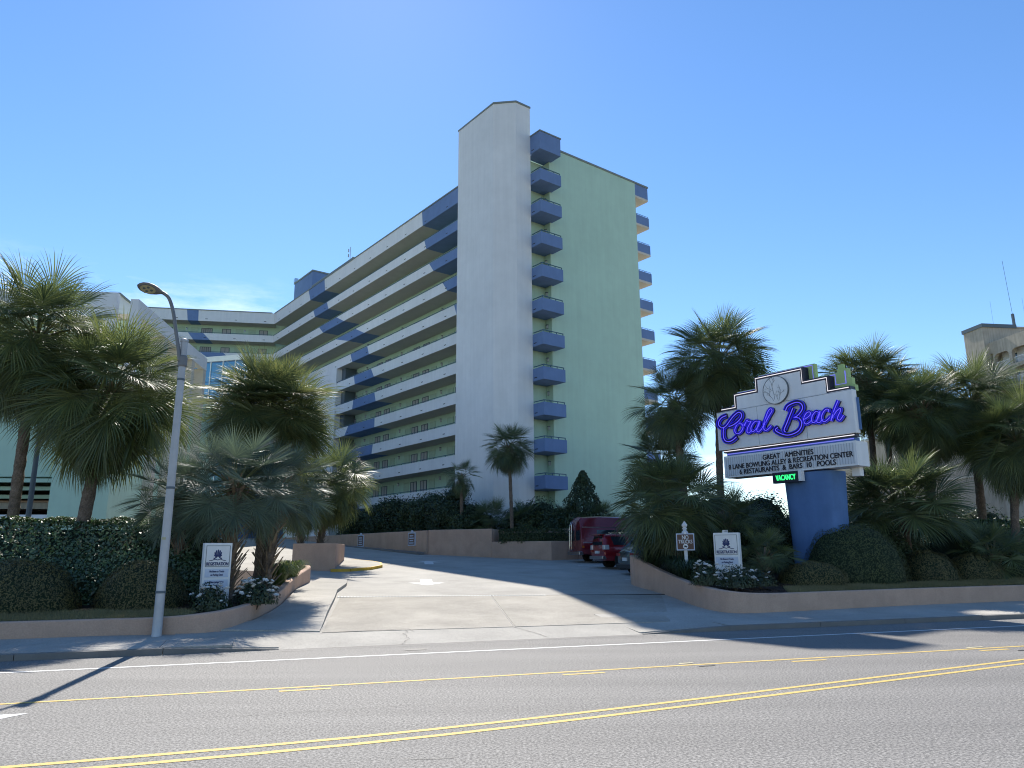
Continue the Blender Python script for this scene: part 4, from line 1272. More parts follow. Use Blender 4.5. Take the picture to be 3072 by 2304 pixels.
# ------------------------------------------------------------------ small signs
def shell_logo(parent, x, y, z, s, mat):
    mb = MB()
    for i in range(-4, 5):
        a = pi / 2 + i * .30
        w = .035 * s
        r0, r1 = .06 * s, (.30 - .012 * i * i) * s
        ca, sa = cos(a), sin(a)
        nx, nz = -sa, ca
        pts = [(ca * r0 - nx * w * .3, sa * r0 - nz * w * .3), (ca * r0 + nx * w * .3, sa * r0 + nz * w * .3), (ca * r1 + nx * w, sa * r1 + nz * w), (ca * (r1 + .03 * s), sa * (r1 + .03 * s)), (ca * r1 - nx * w, sa * r1 - nz * w)]
        mb.add([(x + p[0] * .82, y, z + p[1]) for p in pts], [(0, 1, 2, 3, 4)])
    for sg_ in (-1, 1):
        P = smooth_path([(x, z - .06 * s, 0), (x + sg_ * .10 * s, z - .03 * s, 0), (x + sg_ * .2 * s, z - .07 * s, 0), (x + sg_ * .30 * s, z - .08 * s, 0)], 4)
        mb.tube([(p.x, y, p.y) for p in P], .012 * s, 4)
        mb.add([(x + sg_ * .08 * s, y, z), (x + sg_ * .14 * s, y, z + .03 * s), (x + sg_ * .16 * s, y, z - .01 * s), (x + sg_ * .1 * s, y, z - .03 * s)], [(0, 1, 2, 3)])
    return mb.build('shell_logo', mat, parent)
def reg_sign(loc, rz, w, d, h, label, number, panels):
    root = empty('registration_sign', loc, rz)
    tag(root, label, 'sign', 'registration signs either side of the driveway')
    mb = MB(); mb.box(-w / 2, w / 2, 0, d, -.3, h); bevel(mb.build('cabinet', M_SWHITE, root), .012, 2)
    def frame(x0, x1, z0, z1, t=.012):
        mb = MB()
        mb.box(x0, x1, -.008, .002, z1 - t, z1); mb.box(x0, x1, -.008, .002, z0, z0 + t); mb.box(x0, x0 + t, -.008, .002, z0 + t, z1 - t); mb.box(x1 - t, x1, -.008, .002, z0 + t, z1 - t)
        return mb.build('panel_frame', M_INKG, root)
    k = w / .72
    zt = h - .07
    frame(-w / 2 + .05, w / 2 - .05, zt - .56 * k, zt)
    shell_logo(root, 0, -.006, zt - .34 * k, .72 * k, M_INKB)
    text(root, 'REGISTRATION', .12 * k, 0, -.006, zt - .49 * k, M_INKB, .002, 0.0, width=w * .78, fat=.004)
    z = zt - .62 * k
    for lines in panels:
        mb = MB(); mb.box(-w / 2 + .055, w / 2 - .055, -.006, .002, z - .22 * k, z); mb.build('info_panel', M_SPALE, root)
        for i, ln in enumerate(lines):
            text(root, ln, .075 * k, 0, -.012, z - (.065 + .09 * i) * k, M_INKB, .002, 0.0, width=w * (.52 if i == 0 else .44), fat=.002)
        z -= .28 * k
    if number:
        mb = MB(); mb.box(-.11, .07, .02, .05, h, h + .09); pl_ = mb.build('number_plate', M_SWHITE, root)
        text(root, number, .08, -.02, .014, h + .045, M_INK, .002)
    return root
reg_sign((-8.25, 21.35, .66), radians(33), .74, .28, 1.76, 'white registration sign with blue shell, left of driveway near the lamp post', None,
         [('No Buses or Trucks', 'on Parking Deck'), ('All Buses Load and Unload', 'on Roadway')])
reg_sign((7.36, 26.3, 1.16), radians(-29), .86, .34, 1.58, 'white registration sign with house number plate on top, below the big lit sign', '1105',
         [('No Buses or Trucks', 'on Parking Deck')])
nt = empty('no_trucks_sign', (6.40, 28.25, 1.12), radians(-12))
nt.scale = (1.1, 1.1, 1.1)
tag(nt, 'brown no trucks board on a white finial post beside white flowers', 'sign')
mb = MB(); mb.box(-.055, .055, 0, .11, -.3, 1.62); bevel(mb.build('post', M_SWHITE, nt), .01, 1)
mb = MB(); mb.lathe([(.05, 1.62), (.085, 1.66), (.05, 1.70), (.09, 1.74), (.095, 1.79), (.0005, 1.92)], 4, c=(0, .055, 0)); mb.build('finial', M_SWHITE, nt)
mb = MB(); mb.box(-.30, .30, -.05, -.005, .94, 1.50); mb.lathe([(.0005, -.05), (.11, -.05), (.11, -.005)], 20, axis='y', c=(0, 0, 1.50)); bd = mb.build('board_edge', M_SPALE, nt)
mb = MB(); mb.box(-.265, .265, -.055, -.049, .975, 1.465); mb.build('board', M_BROWN, nt)
text(nt, 'NO', .20, 0, -.062, 1.36, M_SWHITE, .003, 0, width=.21, fat=.003); text(nt, 'TRUCKS', .17, 0, -.062, 1.22, M_SWHITE, .003, 0, width=.45, fat=.003)
mb = MB(); mb.lathe([(.0005, -.064), (.085, -.064), (.085, -.055)], 24, axis='y', c=(0, 0, 1.07)); mb.build('round_badge', M_SWHITE, nt)
mb = MB(); mb.box(-.045, .02, -.068, -.065, 1.05, 1.10); mb.box(.022, .05, -.068, -.065, 1.05, 1.085); mb.lathe([(.0005, -.069), (.016, -.069)], 10, axis='y', c=(-.025, 0, 1.05)); mb.lathe([(.0005, -.069), (.016, -.069)], 10, axis='y', c=(.03, 0, 1.05)); mb.build('truck_symbol', M_INK, nt)
mb = MB(); mb.lathe([(.0005, -.056), (.045, -.056)], 16, axis='y', c=(0, 0, 1.52)); mb.build('round_badge', M_SWHITE, nt)
# notices on the ramp wall
rwd = (Vector((-15.4, 63.0)) - Vector((-5.72, 50.45))).normalized()
for u, lab in ((1.9, 'small framed notice on the ramp wall, nearer the tall blank wall'), (9.6, 'small framed notice on the ramp wall, nearer the square planter box')):
    p = Vector((-5.72, 50.45)) + rwd * u
    nn = Vector((rwd.y, -rwd.x)); nn = nn if nn.y < 0 else -nn
    rz = atan2(-rwd.y, -rwd.x)
    q = p + nn * .03
    ns = empty('wall_notice', (q.x, q.y, 2.62), rz); tag(ns, lab, 'notice', 'notices on the ramp wall')
    mb = MB(); mb.box(-.48, .48, -.03, .03, 0, .88); mb.lathe([(.0005, -.03), (.14, -.03), (.14, .03)], 14, axis='y', c=(0, 0, .90)); mb.build('board_edge', M_SPALE, ns)
    mb = MB(); mb.box(-.40, .40, -.036, -.028, .07, .81); mb.build('board', M_BROWN, ns)
    for i in range(4):
        mb = MB(); mb.box(-.30 + .05 * (i % 2), .30 - .05 * (i % 2), -.040, -.035, .14 + .16 * i, .22 + .16 * i); mb.build('text_line', M_SPALE, ns)

# ------------------------------------------------------------------ street lamp
LP = (-9.13, 19.98 - 1.15, 0.16)
LP = (-8.62, 18.86, 0.17)
lampo = empty('street_lamp', LP)
tag(lampo, 'tall grey street lamp post with cobra head, standing against the planter wall', 'street lamp')
k_ = 18.86 / 19.98
mb = MB(); mb.lathe([(.135, -.05), (.135, .02), (.118, .06), (.112, .5), (.085, 7.15), (.085, 7.42)], 20); mb.smooth = True; mb.build('pole', M_POLE, lampo)
mb = MB(); mb.lathe([(.10, 7.40), (.10, 7.46), (.0005, 7.50)], 16); mb.build('pole_cap', M_POLE, lampo)
mb = MB()
for z in (1.02, 3.55, 6.35): mb.lathe([(.120 - .0045 * z, z), (.124 - .0045 * z, z + .01), (.124 - .0045 * z, z + .05), (.120 - .0045 * z, z + .06)], 16)
mb.build('band', M_FRAME, lampo)
mb = MB(); mb.box(-.05, .05, -.112, -.105, 2.3, 2.36); mb.build('number_tag', M_LENS, lampo)
arm = smooth_path([(-.05, -.07, 6.85), (-.10, -.10, 7.2), (-.20, -.13, 7.7), (-.30, -.17, 8.2), (-.42, -.22, 8.54), (-.55, -.27, 8.66)], 5)
mb = MB(); mb.tube([tuple(p) for p in arm], .045, 10); mb.smooth = True; mb.build('arm', M_LAMP, lampo)
mb = MB(); mb.lathe([(.10, 6.72), (.115, 6.76), (.115, 6.98), (.10, 7.02)], 14); mb.build('clamp', M_LAMP, lampo)
# cobra head: spoon-shaped shell
hd = empty('head_axis', (0, 0, 0)); bpy.data.objects.remove(hd)
ax = Vector((-.80, -.60, .14)).normalized(); sd = Vector((ax.y, -ax.x, 0)).normalized(); upv = ax.cross(sd); upv = upv if upv.z > 0 else -upv
_q = radians(30); sd, upv = sd * cos(_q) - upv * sin(_q) * (1 if sd.y > 0 else -1), upv * cos(_q) + sd * sin(_q) * (1 if sd.y > 0 else -1)
base = Vector(arm[-1])
HS = .82
prof = [(u * HS, w * HS, h * HS) for u, w, h in [(-.02, .06, .06), (.06, .07, .06), (.18, .15, .085), (.34, .215, .10), (.52, .225, .095), (.66, .18, .075), (.75, .10, .05), (.79, .02, .02)]]
mb = MB(); vs = []; n = 16
for u_, w_, h_ in prof:
    for i in range(n):
        t = 2 * pi * i / n
        hh = h_ if sin(t) > 0 else h_ * .45
        p = base + ax * u_ + sd * (w_ * cos(t)) + upv * (hh * sin(t)); vs.append(tuple(p))
fs = [(i * n + k, (i + 1) * n + k, (i + 1) * n + (k + 1) % n, i * n + (k + 1) % n) for i in range(len(prof) - 1) for k in range(n)]
mb.add(vs, fs); mb.smooth = True
head = mb.build('lamp_head', M_LAMP, lampo)
mb = MB(); vs = []
for i in range(20):
    t = 2 * pi * i / 20
    p = base + ax * (.47 + .23 * cos(t)) * HS + sd * (.165 * HS * sin(t)) - upv * .050 * HS; vs.append(tuple(p))
mb.add(vs, [tuple(range(20))]); mb.build('lens', M_LENS, head)
for du, dw in ((.36, .0), (.48, .08), (.48, -.08), (.58, .0)):
    mb = MB(); vs = []
    c_ = base + (ax * du + sd * dw - upv * .055) * HS
    for i in range(14):
        t = 2 * pi * i / 14; p = c_ + ax * (.036 * cos(t)) + sd * (.036 * sin(t)); vs.append(tuple(p))
    mb.add(vs, [tuple(range(14))]); mb.build('lens_ring', M_FRAME, head)
# second, darker pole by the garage
gpole = MB(); gpole.lathe([(.16, 0), (.16, .3), (.11, .35), (.09, 6.5), (.0005, 6.5)], 14)
gpo = gpole.build('light_pole', M_FRAME, None, (-19.2, 29.9, .55))
tag(gpo, 'dark slender pole standing behind the tall hedge before the garage', 'pole')

# ------------------------------------------------------------------ vehicles (nose in, rear towards the viewer's left)
CAR_RZ = TH - radians(1)         # local x forward along the parking bay
def wheel(parent, x, y, r, wd, side):
    w = empty('wheel', (x, y, r), 0, parent)
    mb = MB(); mb.lathe([(r * .62, -wd / 2), (r * .93, -wd / 2), (r, -wd / 2 + .03), (r, wd / 2 - .03), (r * .93, wd / 2), (r * .62, wd / 2)], 26, axis='y'); mb.smooth = True
    mb.build('tyre', M_TYRE, w)
    mb = MB(); yy = -wd / 2 + .02 if side < 0 else wd / 2 - .02
    mb.lathe([(r * .62, yy), (r * .56, yy), (r * .52, yy + .03 * -side)], 24, axis='y')
    for i in range(6):
        a = i * pi / 3
        ca, sa = cos(a), sin(a)
        q = .07 * r / .35
        mb.add([(ca * .08 - sa * q, yy, sa * .08 + ca * q), (ca * .08 + sa * q, yy, sa * .08 - ca * q), (ca * r * .56 + sa * q * .7, yy, sa * r * .56 - ca * q * .7), (ca * r * .56 - sa * q * .7, yy, sa * r * .56 + ca * q * .7)], [(0, 1, 2, 3)])
    mb.lathe([(.0005, yy), (.09, yy), (.09, yy + .02)], 12, axis='y')
    mb.build('rim', M_RIM, w)
    mb = MB(); mb.lathe([(.0005, 0), (r * .60, 0)], 20, axis='y', c=(0, yy + (.05 if side < 0 else -.05), 0)); mb.build('brake_disc', M_BLACKP, w)
    return w
def loft(stations, name, mat, parent, sub=True):
    """stations: list of (x, [(y,z) half profile from bottom centre to top centre]) -> mirrored shell"""
    mb = MB(); vs = []
    m = None
    for x, pr_ in stations:
        ring = [(x, -y, z) for y, z in pr_] + [(x, y, z) for y, z in reversed(pr_)]
        m = len(ring); vs += ring
    fs = []
    n = len(stations)
    for i in range(n - 1):
        for k in range(m):
            k2 = (k + 1) % m
            fs.append((i * m + k, (i + 1) * m + k, (i + 1) * m + k2, i * m + k2))
    fs += [tuple(range(m)), tuple(range(n * m - 1, (n - 1) * m - 1, -1))]
    mb.add(vs, fs)
    o = mb.build(name, mat, parent)
    bevel(o, .05, 3)
    for p in o.data.polygons: p.use_smooth = True
    return o
def side_panel(parent, name, pts, yfun, mat, side=-1, t=.012):
    """panel laid on the body side; pts (x,z)"""
    mb = MB()
    n = len(pts)
    a = [(x, side * (yfun(z) + t), z) for x, z in pts]; b = [(x, side * (yfun(z) - .02), z) for x, z in pts]
    mb.add(a + b, [tuple(range(n)) if side < 0 else tuple(range(n - 1, -1, -1))] + [(i, n + i, n + (i + 1) % n, (i + 1) % n) for i in range(n)])
    return mb.build(name, mat, parent)
def arch(parent, x, z, r, yv, side=-1):
    mb = MB(); mb.lathe([(.0005, 0), (r, 0)], 24, axis='y', c=(x, side * yv, z)); mb.build('wheel_arch', M_BLACKP, parent)

# conversion van with raised roof
van = empty('conversion_van', (3.72, 45.3, zp(3.72, 45.3)), CAR_RZ)
tag(van, 'dark red raised roof van with rear ladder, parked beside the salmon wall', 'van')
def van_prof(w, z0, zr, wr):
    return [(.0, z0), (w - .08, z0), (w, z0 + .12), (w, 1.05), (w - .02, 1.25), (w - .12, 1.98), (w - .14, 2.02), (wr, zr - .08), (wr - .15, zr), (0, zr + .02)]
loft([(0.0, van_prof(.98, .52, 2.40, .70)), (.16, van_prof(1.0, .45, 2.60, .78)), (1.2, van_prof(1.0, .42, 2.66, .80)), (3.4, van_prof(1.0, .42, 2.62, .78)), (4.25, van_prof(1.0, .42, 2.14, .74)), (4.75, [(0, .42), (.92, .42), (1.0, .54), (1.0, .95), (.99, 1.1), (.92, 1.14), (.9, 1.15), (.6, 1.16), (.5, 1.17), (0, 1.18)]), (5.5, [(0, .45), (.88, .45), (.93, .55), (.93, .85), (.92, .95), (.86, 1.0), (.84, 1.01), (.6, 1.02), (.5, 1.03), (0, 1.04)])], 'body', M_REDV, van)
vy = lambda z: 1.0 if z < 1.05 else 1.0 - .12 * (z - 1.05) / .93
side_panel(van, 'side_window', [(1.0, 1.28), (2.25, 1.28), (2.25, 1.85), (1.0, 1.85)], vy, M_GLASS)
side_panel(van, 'side_window', [(2.4, 1.28), (3.3, 1.28), (3.3, 1.85), (2.4, 1.85)], vy, M_GLASS)
side_panel(van, 'side_window', [(3.42, 1.28), (4.25, 1.28), (3.95, 1.85), (3.42, 1.85)], vy, M_GLASS)
side_panel(van, 'trim_stripe', [(.1, 1.10), (4.6, 1.10), (4.6, 1.125), (.1, 1.125)], vy, M_RIM)
side_panel(van, 'roof_seam', [(.1, 2.0), (3.9, 2.0), (3.9, 2.03), (.1, 2.03)], lambda z: .875, M_RIM)
side_panel(van, 'running_board', [(1.75, .36), (3.85, .36), (3.85, .52), (1.75, .52)], lambda z: 1.04, M_REDV)
side_panel(van, 'tail_light', [(.03, .95), (.16, .95), (.16, 1.32), (.03, 1.32)], vy, M_TAIL); side_panel(van, 'indicator', [(.03, .82), (.16, .82), (.16, .945), (.03, .945)], vy, M_AMBER)
for yy in (-.44, .44):
    mb = MB(); mb.box(-.02, .03, yy - .33, yy + .33, 1.25, 1.85); mb.build('rear_window', M_GLASS, van)
mb = MB(); mb.box(-.16, .10, -.98, .98, .42, .62); bevel(mb.build('rear_bumper', M_RIM, van), .03, 2)
mb = MB()
for yy in (.36, .62): mb.tube(smooth_path([(.08, yy, 2.42), (-.08, yy, 2.2), (-.13, yy, 1.3), (-.13, yy, .75), (-.03, yy, .68)], 4), .018, 6)
for z in (.95, 1.25, 1.55, 1.85, 2.12): mb.tube([(-.12, .36, z), (-.12, .62, z)], .014, 6)
mb.build('ladder', M_CHROME, van)
for x in (1.15, 4.35):
    arch(van, x, .42, .46, 1.004); 
    for s_ in (-1, 1): wheel(van, x, s_ * .86, .36, .24, s_)

# red sport utility vehicle
suv = empty('red_suv', (4.55, 40.9, zp(4.55, 40.9)), CAR_RZ)
tag(suv, 'red sport utility vehicle with silver roof rack, parked between van and grey crossover', 'car')
def suv_prof(w, z0, zb, zr, wr):
    return [(0, z0), (w - .1, z0), (w, z0 + .15), (w, zb - .1), (w - .03, zb), (wr + .02, zr - .12), (wr - .06, zr - .02), (0, zr + .02)]
loft([(0.0, suv_prof(.90, .55, 1.15, 1.5, .70)), (.10, suv_prof(.93, .42, 1.15, 1.76, .70)), (.5, suv_prof(.945, .38, 1.15, 1.80, .70)), (2.6, suv_prof(.945, .36, 1.12, 1.80, .70)), (3.1, suv_prof(.945, .36, 1.12, 1.62, .68)), (3.75, suv_prof(.945, .36, 1.08, 1.16, .80)), (4.7, suv_prof(.90, .42, .95, 1.05, .75))], 'body', M_REDS, suv)
sy = lambda z: .94 if z < 1.14 else .94 - .22 * (z - 1.14) / .58
side_panel(suv, 'side_window', [(.55, 1.22), (1.25, 1.22), (1.25, 1.66), (.42, 1.66)], sy, M_GLASS)
side_panel(suv, 'side_window', [(1.45, 1.22), (2.15, 1.22), (2.15, 1.66), (1.45, 1.66)], sy, M_GLASS)
side_panel(suv, 'side_window', [(2.25, 1.22), (3.2, 1.22), (2.75, 1.64), (2.25, 1.66)], sy, M_GLASS)
mb = MB(); mb.add([(-.03, -.64, 1.22), (-.03, .64, 1.22), (.04, .58, 1.66), (.04, -.58, 1.66)], [(0, 1, 2, 3)]); mb.build('rear_window', M_GLASS, suv)
mb = MB(); mb.box(-.16, .22, -.62, .62, 1.72, 1.79); bevel(mb.build('spoiler', M_REDS, suv), .02, 2)
for s_ in (-1, 1):
    mb = MB(); mb.box(-.03, .26, s_ * .78 - .16 * (1 if s_ < 0 else .6), s_ * .78 + .16 * (.6 if s_ < 0 else 1) + (.03 if s_ > 0 else -.0), .98, 1.22); 
    tl = bevel(mb.build('tail_light', M_CLEAR, suv), .02, 2)
    mb = MB(); mb.box(-.04, .22, s_ * .80 - .12, s_ * .80 + .12, .86, .975); mb.build('tail_light', M_TAIL, suv)
    mb = MB(); mb.box(.9, 3.0, s_ * .62 - .02, s_ * .62 + .02, 1.86, 1.90)
    for x in (1.0, 1.9, 2.85): mb.box(x, x + .08, s_ * .62 - .02, s_ * .62 + .02, 1.79, 1.86)
    mb.build('roof_rail', M_CHROME, suv)
mb = MB(); mb.box(-.13, .12, -.90, .90, .48, .66); bevel(mb.build('rear_bumper', M_RIM, suv), .03, 2)
mb = MB(); mb.box(-.07, .05, -.26, .26, .78, .92); mb.build('licence_plate', M_PLATE, suv)
for x in (1.0, 3.85):
    arch(suv, x, .42, .47, .950)
    for s_ in (-1, 1): wheel(suv, x, s_ * .82, .385, .25, s_)

# grey crossover
cro = empty('grey_crossover', (5.45, 37.2, zp(5.45, 37.2)), CAR_RZ)
tag(cro, 'dark grey green crossover with sloping rear window, half hidden by the curved wall', 'car')
loft([(0.0, suv_prof(.88, .50, 1.02, 1.12, .70)), (.12, suv_prof(.92, .34, 1.05, 1.25, .68)), (.75, suv_prof(.935, .30, 1.08, 1.66, .64)), (1.5, suv_prof(.935, .30, 1.06, 1.70, .64)), (2.6, suv_prof(.935, .30, 1.02, 1.62, .62)), (3.5, suv_prof(.93, .30, .98, 1.08, .72)), (4.55, suv_prof(.86, .36, .82, .90, .7))], 'body', M_GREYC, cro)
cy = lambda z: .93 if z < 1.06 else .93 - .26 * (z - 1.06) / .56
side_panel(cro, 'side_window', [(.85, 1.14), (1.75, 1.14), (1.75, 1.54), (1.0, 1.54)], cy, M_GLASS)
side_panel(cro, 'side_window', [(1.85, 1.13), (2.95, 1.11), (2.45, 1.52), (1.85, 1.54)], cy, M_GLASS)
mb = MB(); mb.add([(.10, -.66, 1.17), (.10, .66, 1.17), (.66, .56, 1.60), (.66, -.56, 1.60)], [(0, 1, 2, 3)]); mb.v = [(x - .03, y, z + .02) for x, y, z in mb.v]; mb.build('rear_window', M_GLASS, cro)
mb = MB(); mb.box(.45, .85, -.58, .58, 1.64, 1.68); bevel(mb.build('spoiler', M_GREYC, cro), .015, 2)
for s_ in (-1, 1):
    mb = MB(); mb.box(-.03, .30, s_ * .76 - .19, s_ * .76 + .19, .90, 1.04); bevel(mb.build('tail_light', M_TAIL, cro), .02, 2)
mb = MB(); mb.box(-.10, .15, -.90, .90, .30, .52); bevel(mb.build('rear_bumper', M_BLACKP, cro), .03, 2)
mb = MB(); mb.box(-.04, .05, -.26, .26, .66, .82); mb.build('licence_plate', M_PLATE, cro)
for x in (.85, 3.65):
    arch(cro, x, .36, .42, .938)
    for s_ in (-1, 1): wheel(cro, x, s_ * .82, .34, .23, s_)

# ------------------------------------------------------------------ palms
def frond_mesh(name, elev, pet, blade, nseg, droop, spread, seed, mats, width=1.0, twist=0.0, split=.42, tilt=.7):
    """fan leaf: a bending stalk, then narrow folded blades that fan out and hang at their tips.
    Built with its stalk foot at the origin, pointing along +x, gravity along -z."""
    r = random.Random(seed)
    mb = MB()
    # stalk
    p = Vector((0, 0, 0)); a = elev; path = [p.copy()]
    steps = 5
    for i in range(steps):
        a -= droop * .10 * cos(a) + .015
        p = p + Vector((cos(a), 0, sin(a))) * (pet / steps); path.append(p.copy())
    mb.tube([tuple(q) for q in path], [.030, .024, .020, .018, .016, .014], 4, 1, False)
    # costa that carries the blades
    a -= tilt * (.25 + .75 * cos(elev))
    fwd = Vector((cos(a), 0, sin(a)))
    side = Vector((0, 1, 0)); side = Matrix.Rotation(twist, 3, fwd) @ side
    upn = fwd.cross(side) * -1
    if upn.z < 0: upn = -upn
    hub = p
    for i in range(nseg):
        u = -1 + 2 * (i + .5) / nseg
        u += r.uniform(-.3, .3) / nseg
        phi = u * spread
        base = hub + fwd * (blade * .28 * (1 - abs(u)) ** 1.2)
        d = fwd * cos(phi) + side * sin(phi) + upn * (.10 + .22 * abs(u))
        d.normalize()
        ln = blade * (.78 + .22 * cos(phi * .8)) * r.uniform(.9, 1.07) - blade * .20 * (1 - abs(u))
        w0 = width * ln * spread * 2 / nseg * split * .56
        acr = d.cross(upn)
        if acr.length < 1e-4: acr = side.copy()
        acr.normalize()
        acr = Matrix.Rotation(r.uniform(-.75, .75), 3, d) @ acr
        nrm = acr.cross(d)
        q = base.copy()
        K = 5
        prev = None
        dd = d.copy()
        ring = []
        dr = droop * r.uniform(.7, 1.35)
        for k in range(K + 1):
            t = k / K
            if t < split: w = w0 * (.15 + .85 * t / split)
            else: w = w0 * max(0.0, (1 - (t - split) / (1 - split))) ** .8
            fold = .35 * w
            ring.append((q - acr * w, q + nrm * fold, q + acr * w) if k < K else (q, q, q))
            g = dr * (t ** 1.6) * .36
            dd = (dd + Vector((0, 0, -1)) * g).normalized()
            q = q + dd * (ln / K)
        vs = []
        for k in range(K): vs += [tuple(c) for c in ring[k]]
        vs.append(tuple(ring[K][0]))
        fs = []
        for k in range(K - 1):
            o = k * 3
            fs += [(o, o + 1, o + 4, o + 3), (o + 1, o + 2, o + 5, o + 4)]
        o = (K - 1) * 3
        fs += [(o, o + 1, o + 3), (o + 1, o + 2, o + 3)]
        mb.add(vs, fs, 0)
    return mb.mesh(name, mats)

def frond_set(key, leafm, pet, blade, droop, nseg=30, spread=radians(118), width=1.0, elevs=(80, 60, 40, 20, 0, -22, -45), split=.42, tilt=.7):
    out = {}
    for e in elevs:
        for v in range(2):
            dm = droop * (1.0 + max(0, 30 - e) / 90.0)
            out.setdefault(e, []).append(frond_mesh('frond', radians(e), pet * (1 if e > -30 else .85), blade, nseg, dm, spread, hash((key, e, v)) % 10007, [leafm, M_PET], width, radians(RNG.uniform(-45, 45)), split, tilt))
    return out
import zlib
def hash(t): return zlib.crc32(repr(t).encode())
FS = {
 'golden': frond_set('golden', M_PALMG, 1.1, 1.35, .70, 50, width=.8, tilt=.42),
 'sabal': frond_set('sabal', M_PALM, 1.1, 1.5, 1.05, 50, width=.8, tilt=.55),
 'sabal2': frond_set('sabal2', M_PALM2, 1.0, 1.4, .80, 48, width=.8, tilt=.5),
 'stiff': frond_set('stiff', M_PALMB, 1.0, 1.05, 0.30, 36, radians(125), .8, (75, 55, 35, 15, -5, -25, -45), .34, .35),
 'low': frond_set('low', M_PALM2, 1.1, 1.25, .75, 34, radians(112), .85, (80, 62, 45, 28, 10, -8, -30), .42, .55),
 'green': frond_set('green', M_PALM, .9, 1.15, .95, 34, radians(115), .85),
 'dead': frond_set('dead', M_PALMD, .9, 1.25, 1.1, 24, radians(80), .8, (-55, -68, -78)),
}
def trunk_mesh(h, r0, r1, lean, seed, boots=0.0, ragged=.1):
    r = random.Random(seed); mb = MB()
    n = max(8, int(h / .16)); seg = 14; vs = []
    for i in range(n + 1):
        t = i / n
        rr = (r0 + (r1 - r0) * t) * (1 + .05 * sin(i * 2.1) + r.uniform(-.03, .03))
        if t < .08: rr *= 1.25 - 3 * t
        c = Vector((lean[0] * (t ** 1.6), lean[1] * (t ** 1.6), h * t))
        for k in range(seg):
            a = 2 * pi * k / seg + i * .2
            q = rr * (1 + r.uniform(-ragged, ragged) * .6)
            vs.append((c.x + q * cos(a), c.y + q * sin(a), c.z - (.25 if i == 0 else 0)))
    fs = [(i * seg + k, i * seg + (k + 1) % seg, (i + 1) * seg + (k + 1) % seg, (i + 1) * seg + k) for i in range(n) for k in range(seg)]
    fs.append(tuple(range(n * seg, n * seg + seg)))
    mb.add(vs, fs); mb.smooth = False
    return mb
def boots_mesh(h0, h1, hfull, rad, lean, seed, n=60, ln=.38):
    """split leaf bases left on the trunk"""
    r = random.Random(seed); mb = MB()
    for i in range(n):
        z = h0 + (h1 - h0) * (i + r.random()) / n
        t = z / hfull; c = Vector((lean[0] * t ** 1.6, lean[1] * t ** 1.6, z))
        a = i * 2.39996 + r.uniform(-.2, .2)
        d = Vector((cos(a), sin(a), 0)); sdv = Vector((-sin(a), cos(a), 0))
        L_ = ln * r.uniform(.7, 1.3); up = r.uniform(.55, 1.0)
        b = c + d * rad * .8; tip = b + d * L_ * (1.1 - up * .6) + Vector((0, 0, L_ * up)); w = r.uniform(.03, .06)
        th = d * .02
        mb.add([tuple(b - sdv * w), tuple(b + sdv * w), tuple(tip + sdv * w * .45), tuple(tip - sdv * w * .45),
                tuple(b - sdv * w + th), tuple(b + sdv * w + th), tuple(tip + sdv * w * .45 + th), tuple(tip - sdv * w * .45 + th)],
               [(0, 1, 2, 3), (7, 6, 5, 4), (0, 4, 5, 1), (2, 6, 7, 3), (1, 5, 6, 2), (3, 7, 4, 0)])
    return mb
PALM_N = [0]
def palm(label, base, zc, R, kind, n=42, lean=(0, 0), r0=.17, r1=.15, zb=None, dead=0, boots=True, emin=-48, emax=84, name='palm_tree', group=None, flat=1.0, bark=None, boot_n=46, boot_len=.36, low_boots=False, fill=.25):
    PALM_N[0] += 1
    sd_ = PALM_N[0] * 131
    r = random.Random(sd_)
    if zb is None: zb = zbl(*base) if base[0] < -5 and S_of(*base) < 33 else zbr(*base)
    root = empty(name, (base[0], base[1], zb))
    tag(root, label, 'palm', group)
    h = zc - zb
    trunk_mesh(h, r0, r1, lean, sd_).build('trunk', bark or M_BARK, root)
    ct = (lean[0], lean[1], h)
    crown = boots_mesh(h * .02 if low_boots else h - min(h * .8, .9), h + .12, h, r1, lean, sd_ + 1, boot_n, boot_len) if boots else boots_mesh(h - .25, h + .1, h, r1, lean, sd_ + 1, 18, .25)
    cr = crown.build('crown', M_BOOT, root)
    fs_ = FS[kind]
    ref = {'golden': 2.4, 'sabal': 2.55, 'sabal2': 2.35, 'stiff': 2.0, 'low': 2.3, 'green': 2.0}[kind]
    sc_ = R / ref
    keys = sorted(fs_.keys())
    for i in range(n):
        t = (i + .5) / n
        e = emax - (emax - emin) * (t ** .85) + r.uniform(-8, 8)
        key = min(keys, key=lambda q: abs(q - e))
        az = i * 2.39996 + r.uniform(-.25, .25)
        s_ = sc_ * r.uniform(.86, 1.10) * (.94 if e > 65 else 1)
        link('frond', r.choice(fs_[key]), cr, (ct[0] + .06 * cos(az), ct[1] + .06 * sin(az), ct[2] - .12 + .2 * (1 - t)),
             rot=(radians(r.uniform(-9, 9)), radians(key - e) * .8, az), scale=(s_, s_, s_ * flat))
    for i in range(int(n * fill)):
        e = r.uniform(max(emin, -40), 70); key = min(keys, key=lambda q: abs(q - e)); az = r.uniform(0, 6.283); s_ = sc_ * r.uniform(.48, .72)
        link('frond', r.choice(fs_[key]), cr, (ct[0], ct[1], ct[2] - .1), rot=(radians(r.uniform(-15, 15)), radians(key - e) * .8, az), scale=(s_, s_, s_ * flat))
    if dead:
        for i in range(dead):
            az = i * 2.39996 + r.uniform(-.4, .4); key = r.choice([-55, -68, -78])
            s_ = sc_ * r.uniform(.75, 1.0)
            link('dead_frond', r.choice(FS['dead'][key]), cr, (ct[0], ct[1], ct[2] - .22), rot=(0, radians(r.uniform(-6, 6)), az), scale=(s_, s_, s_))
    return root

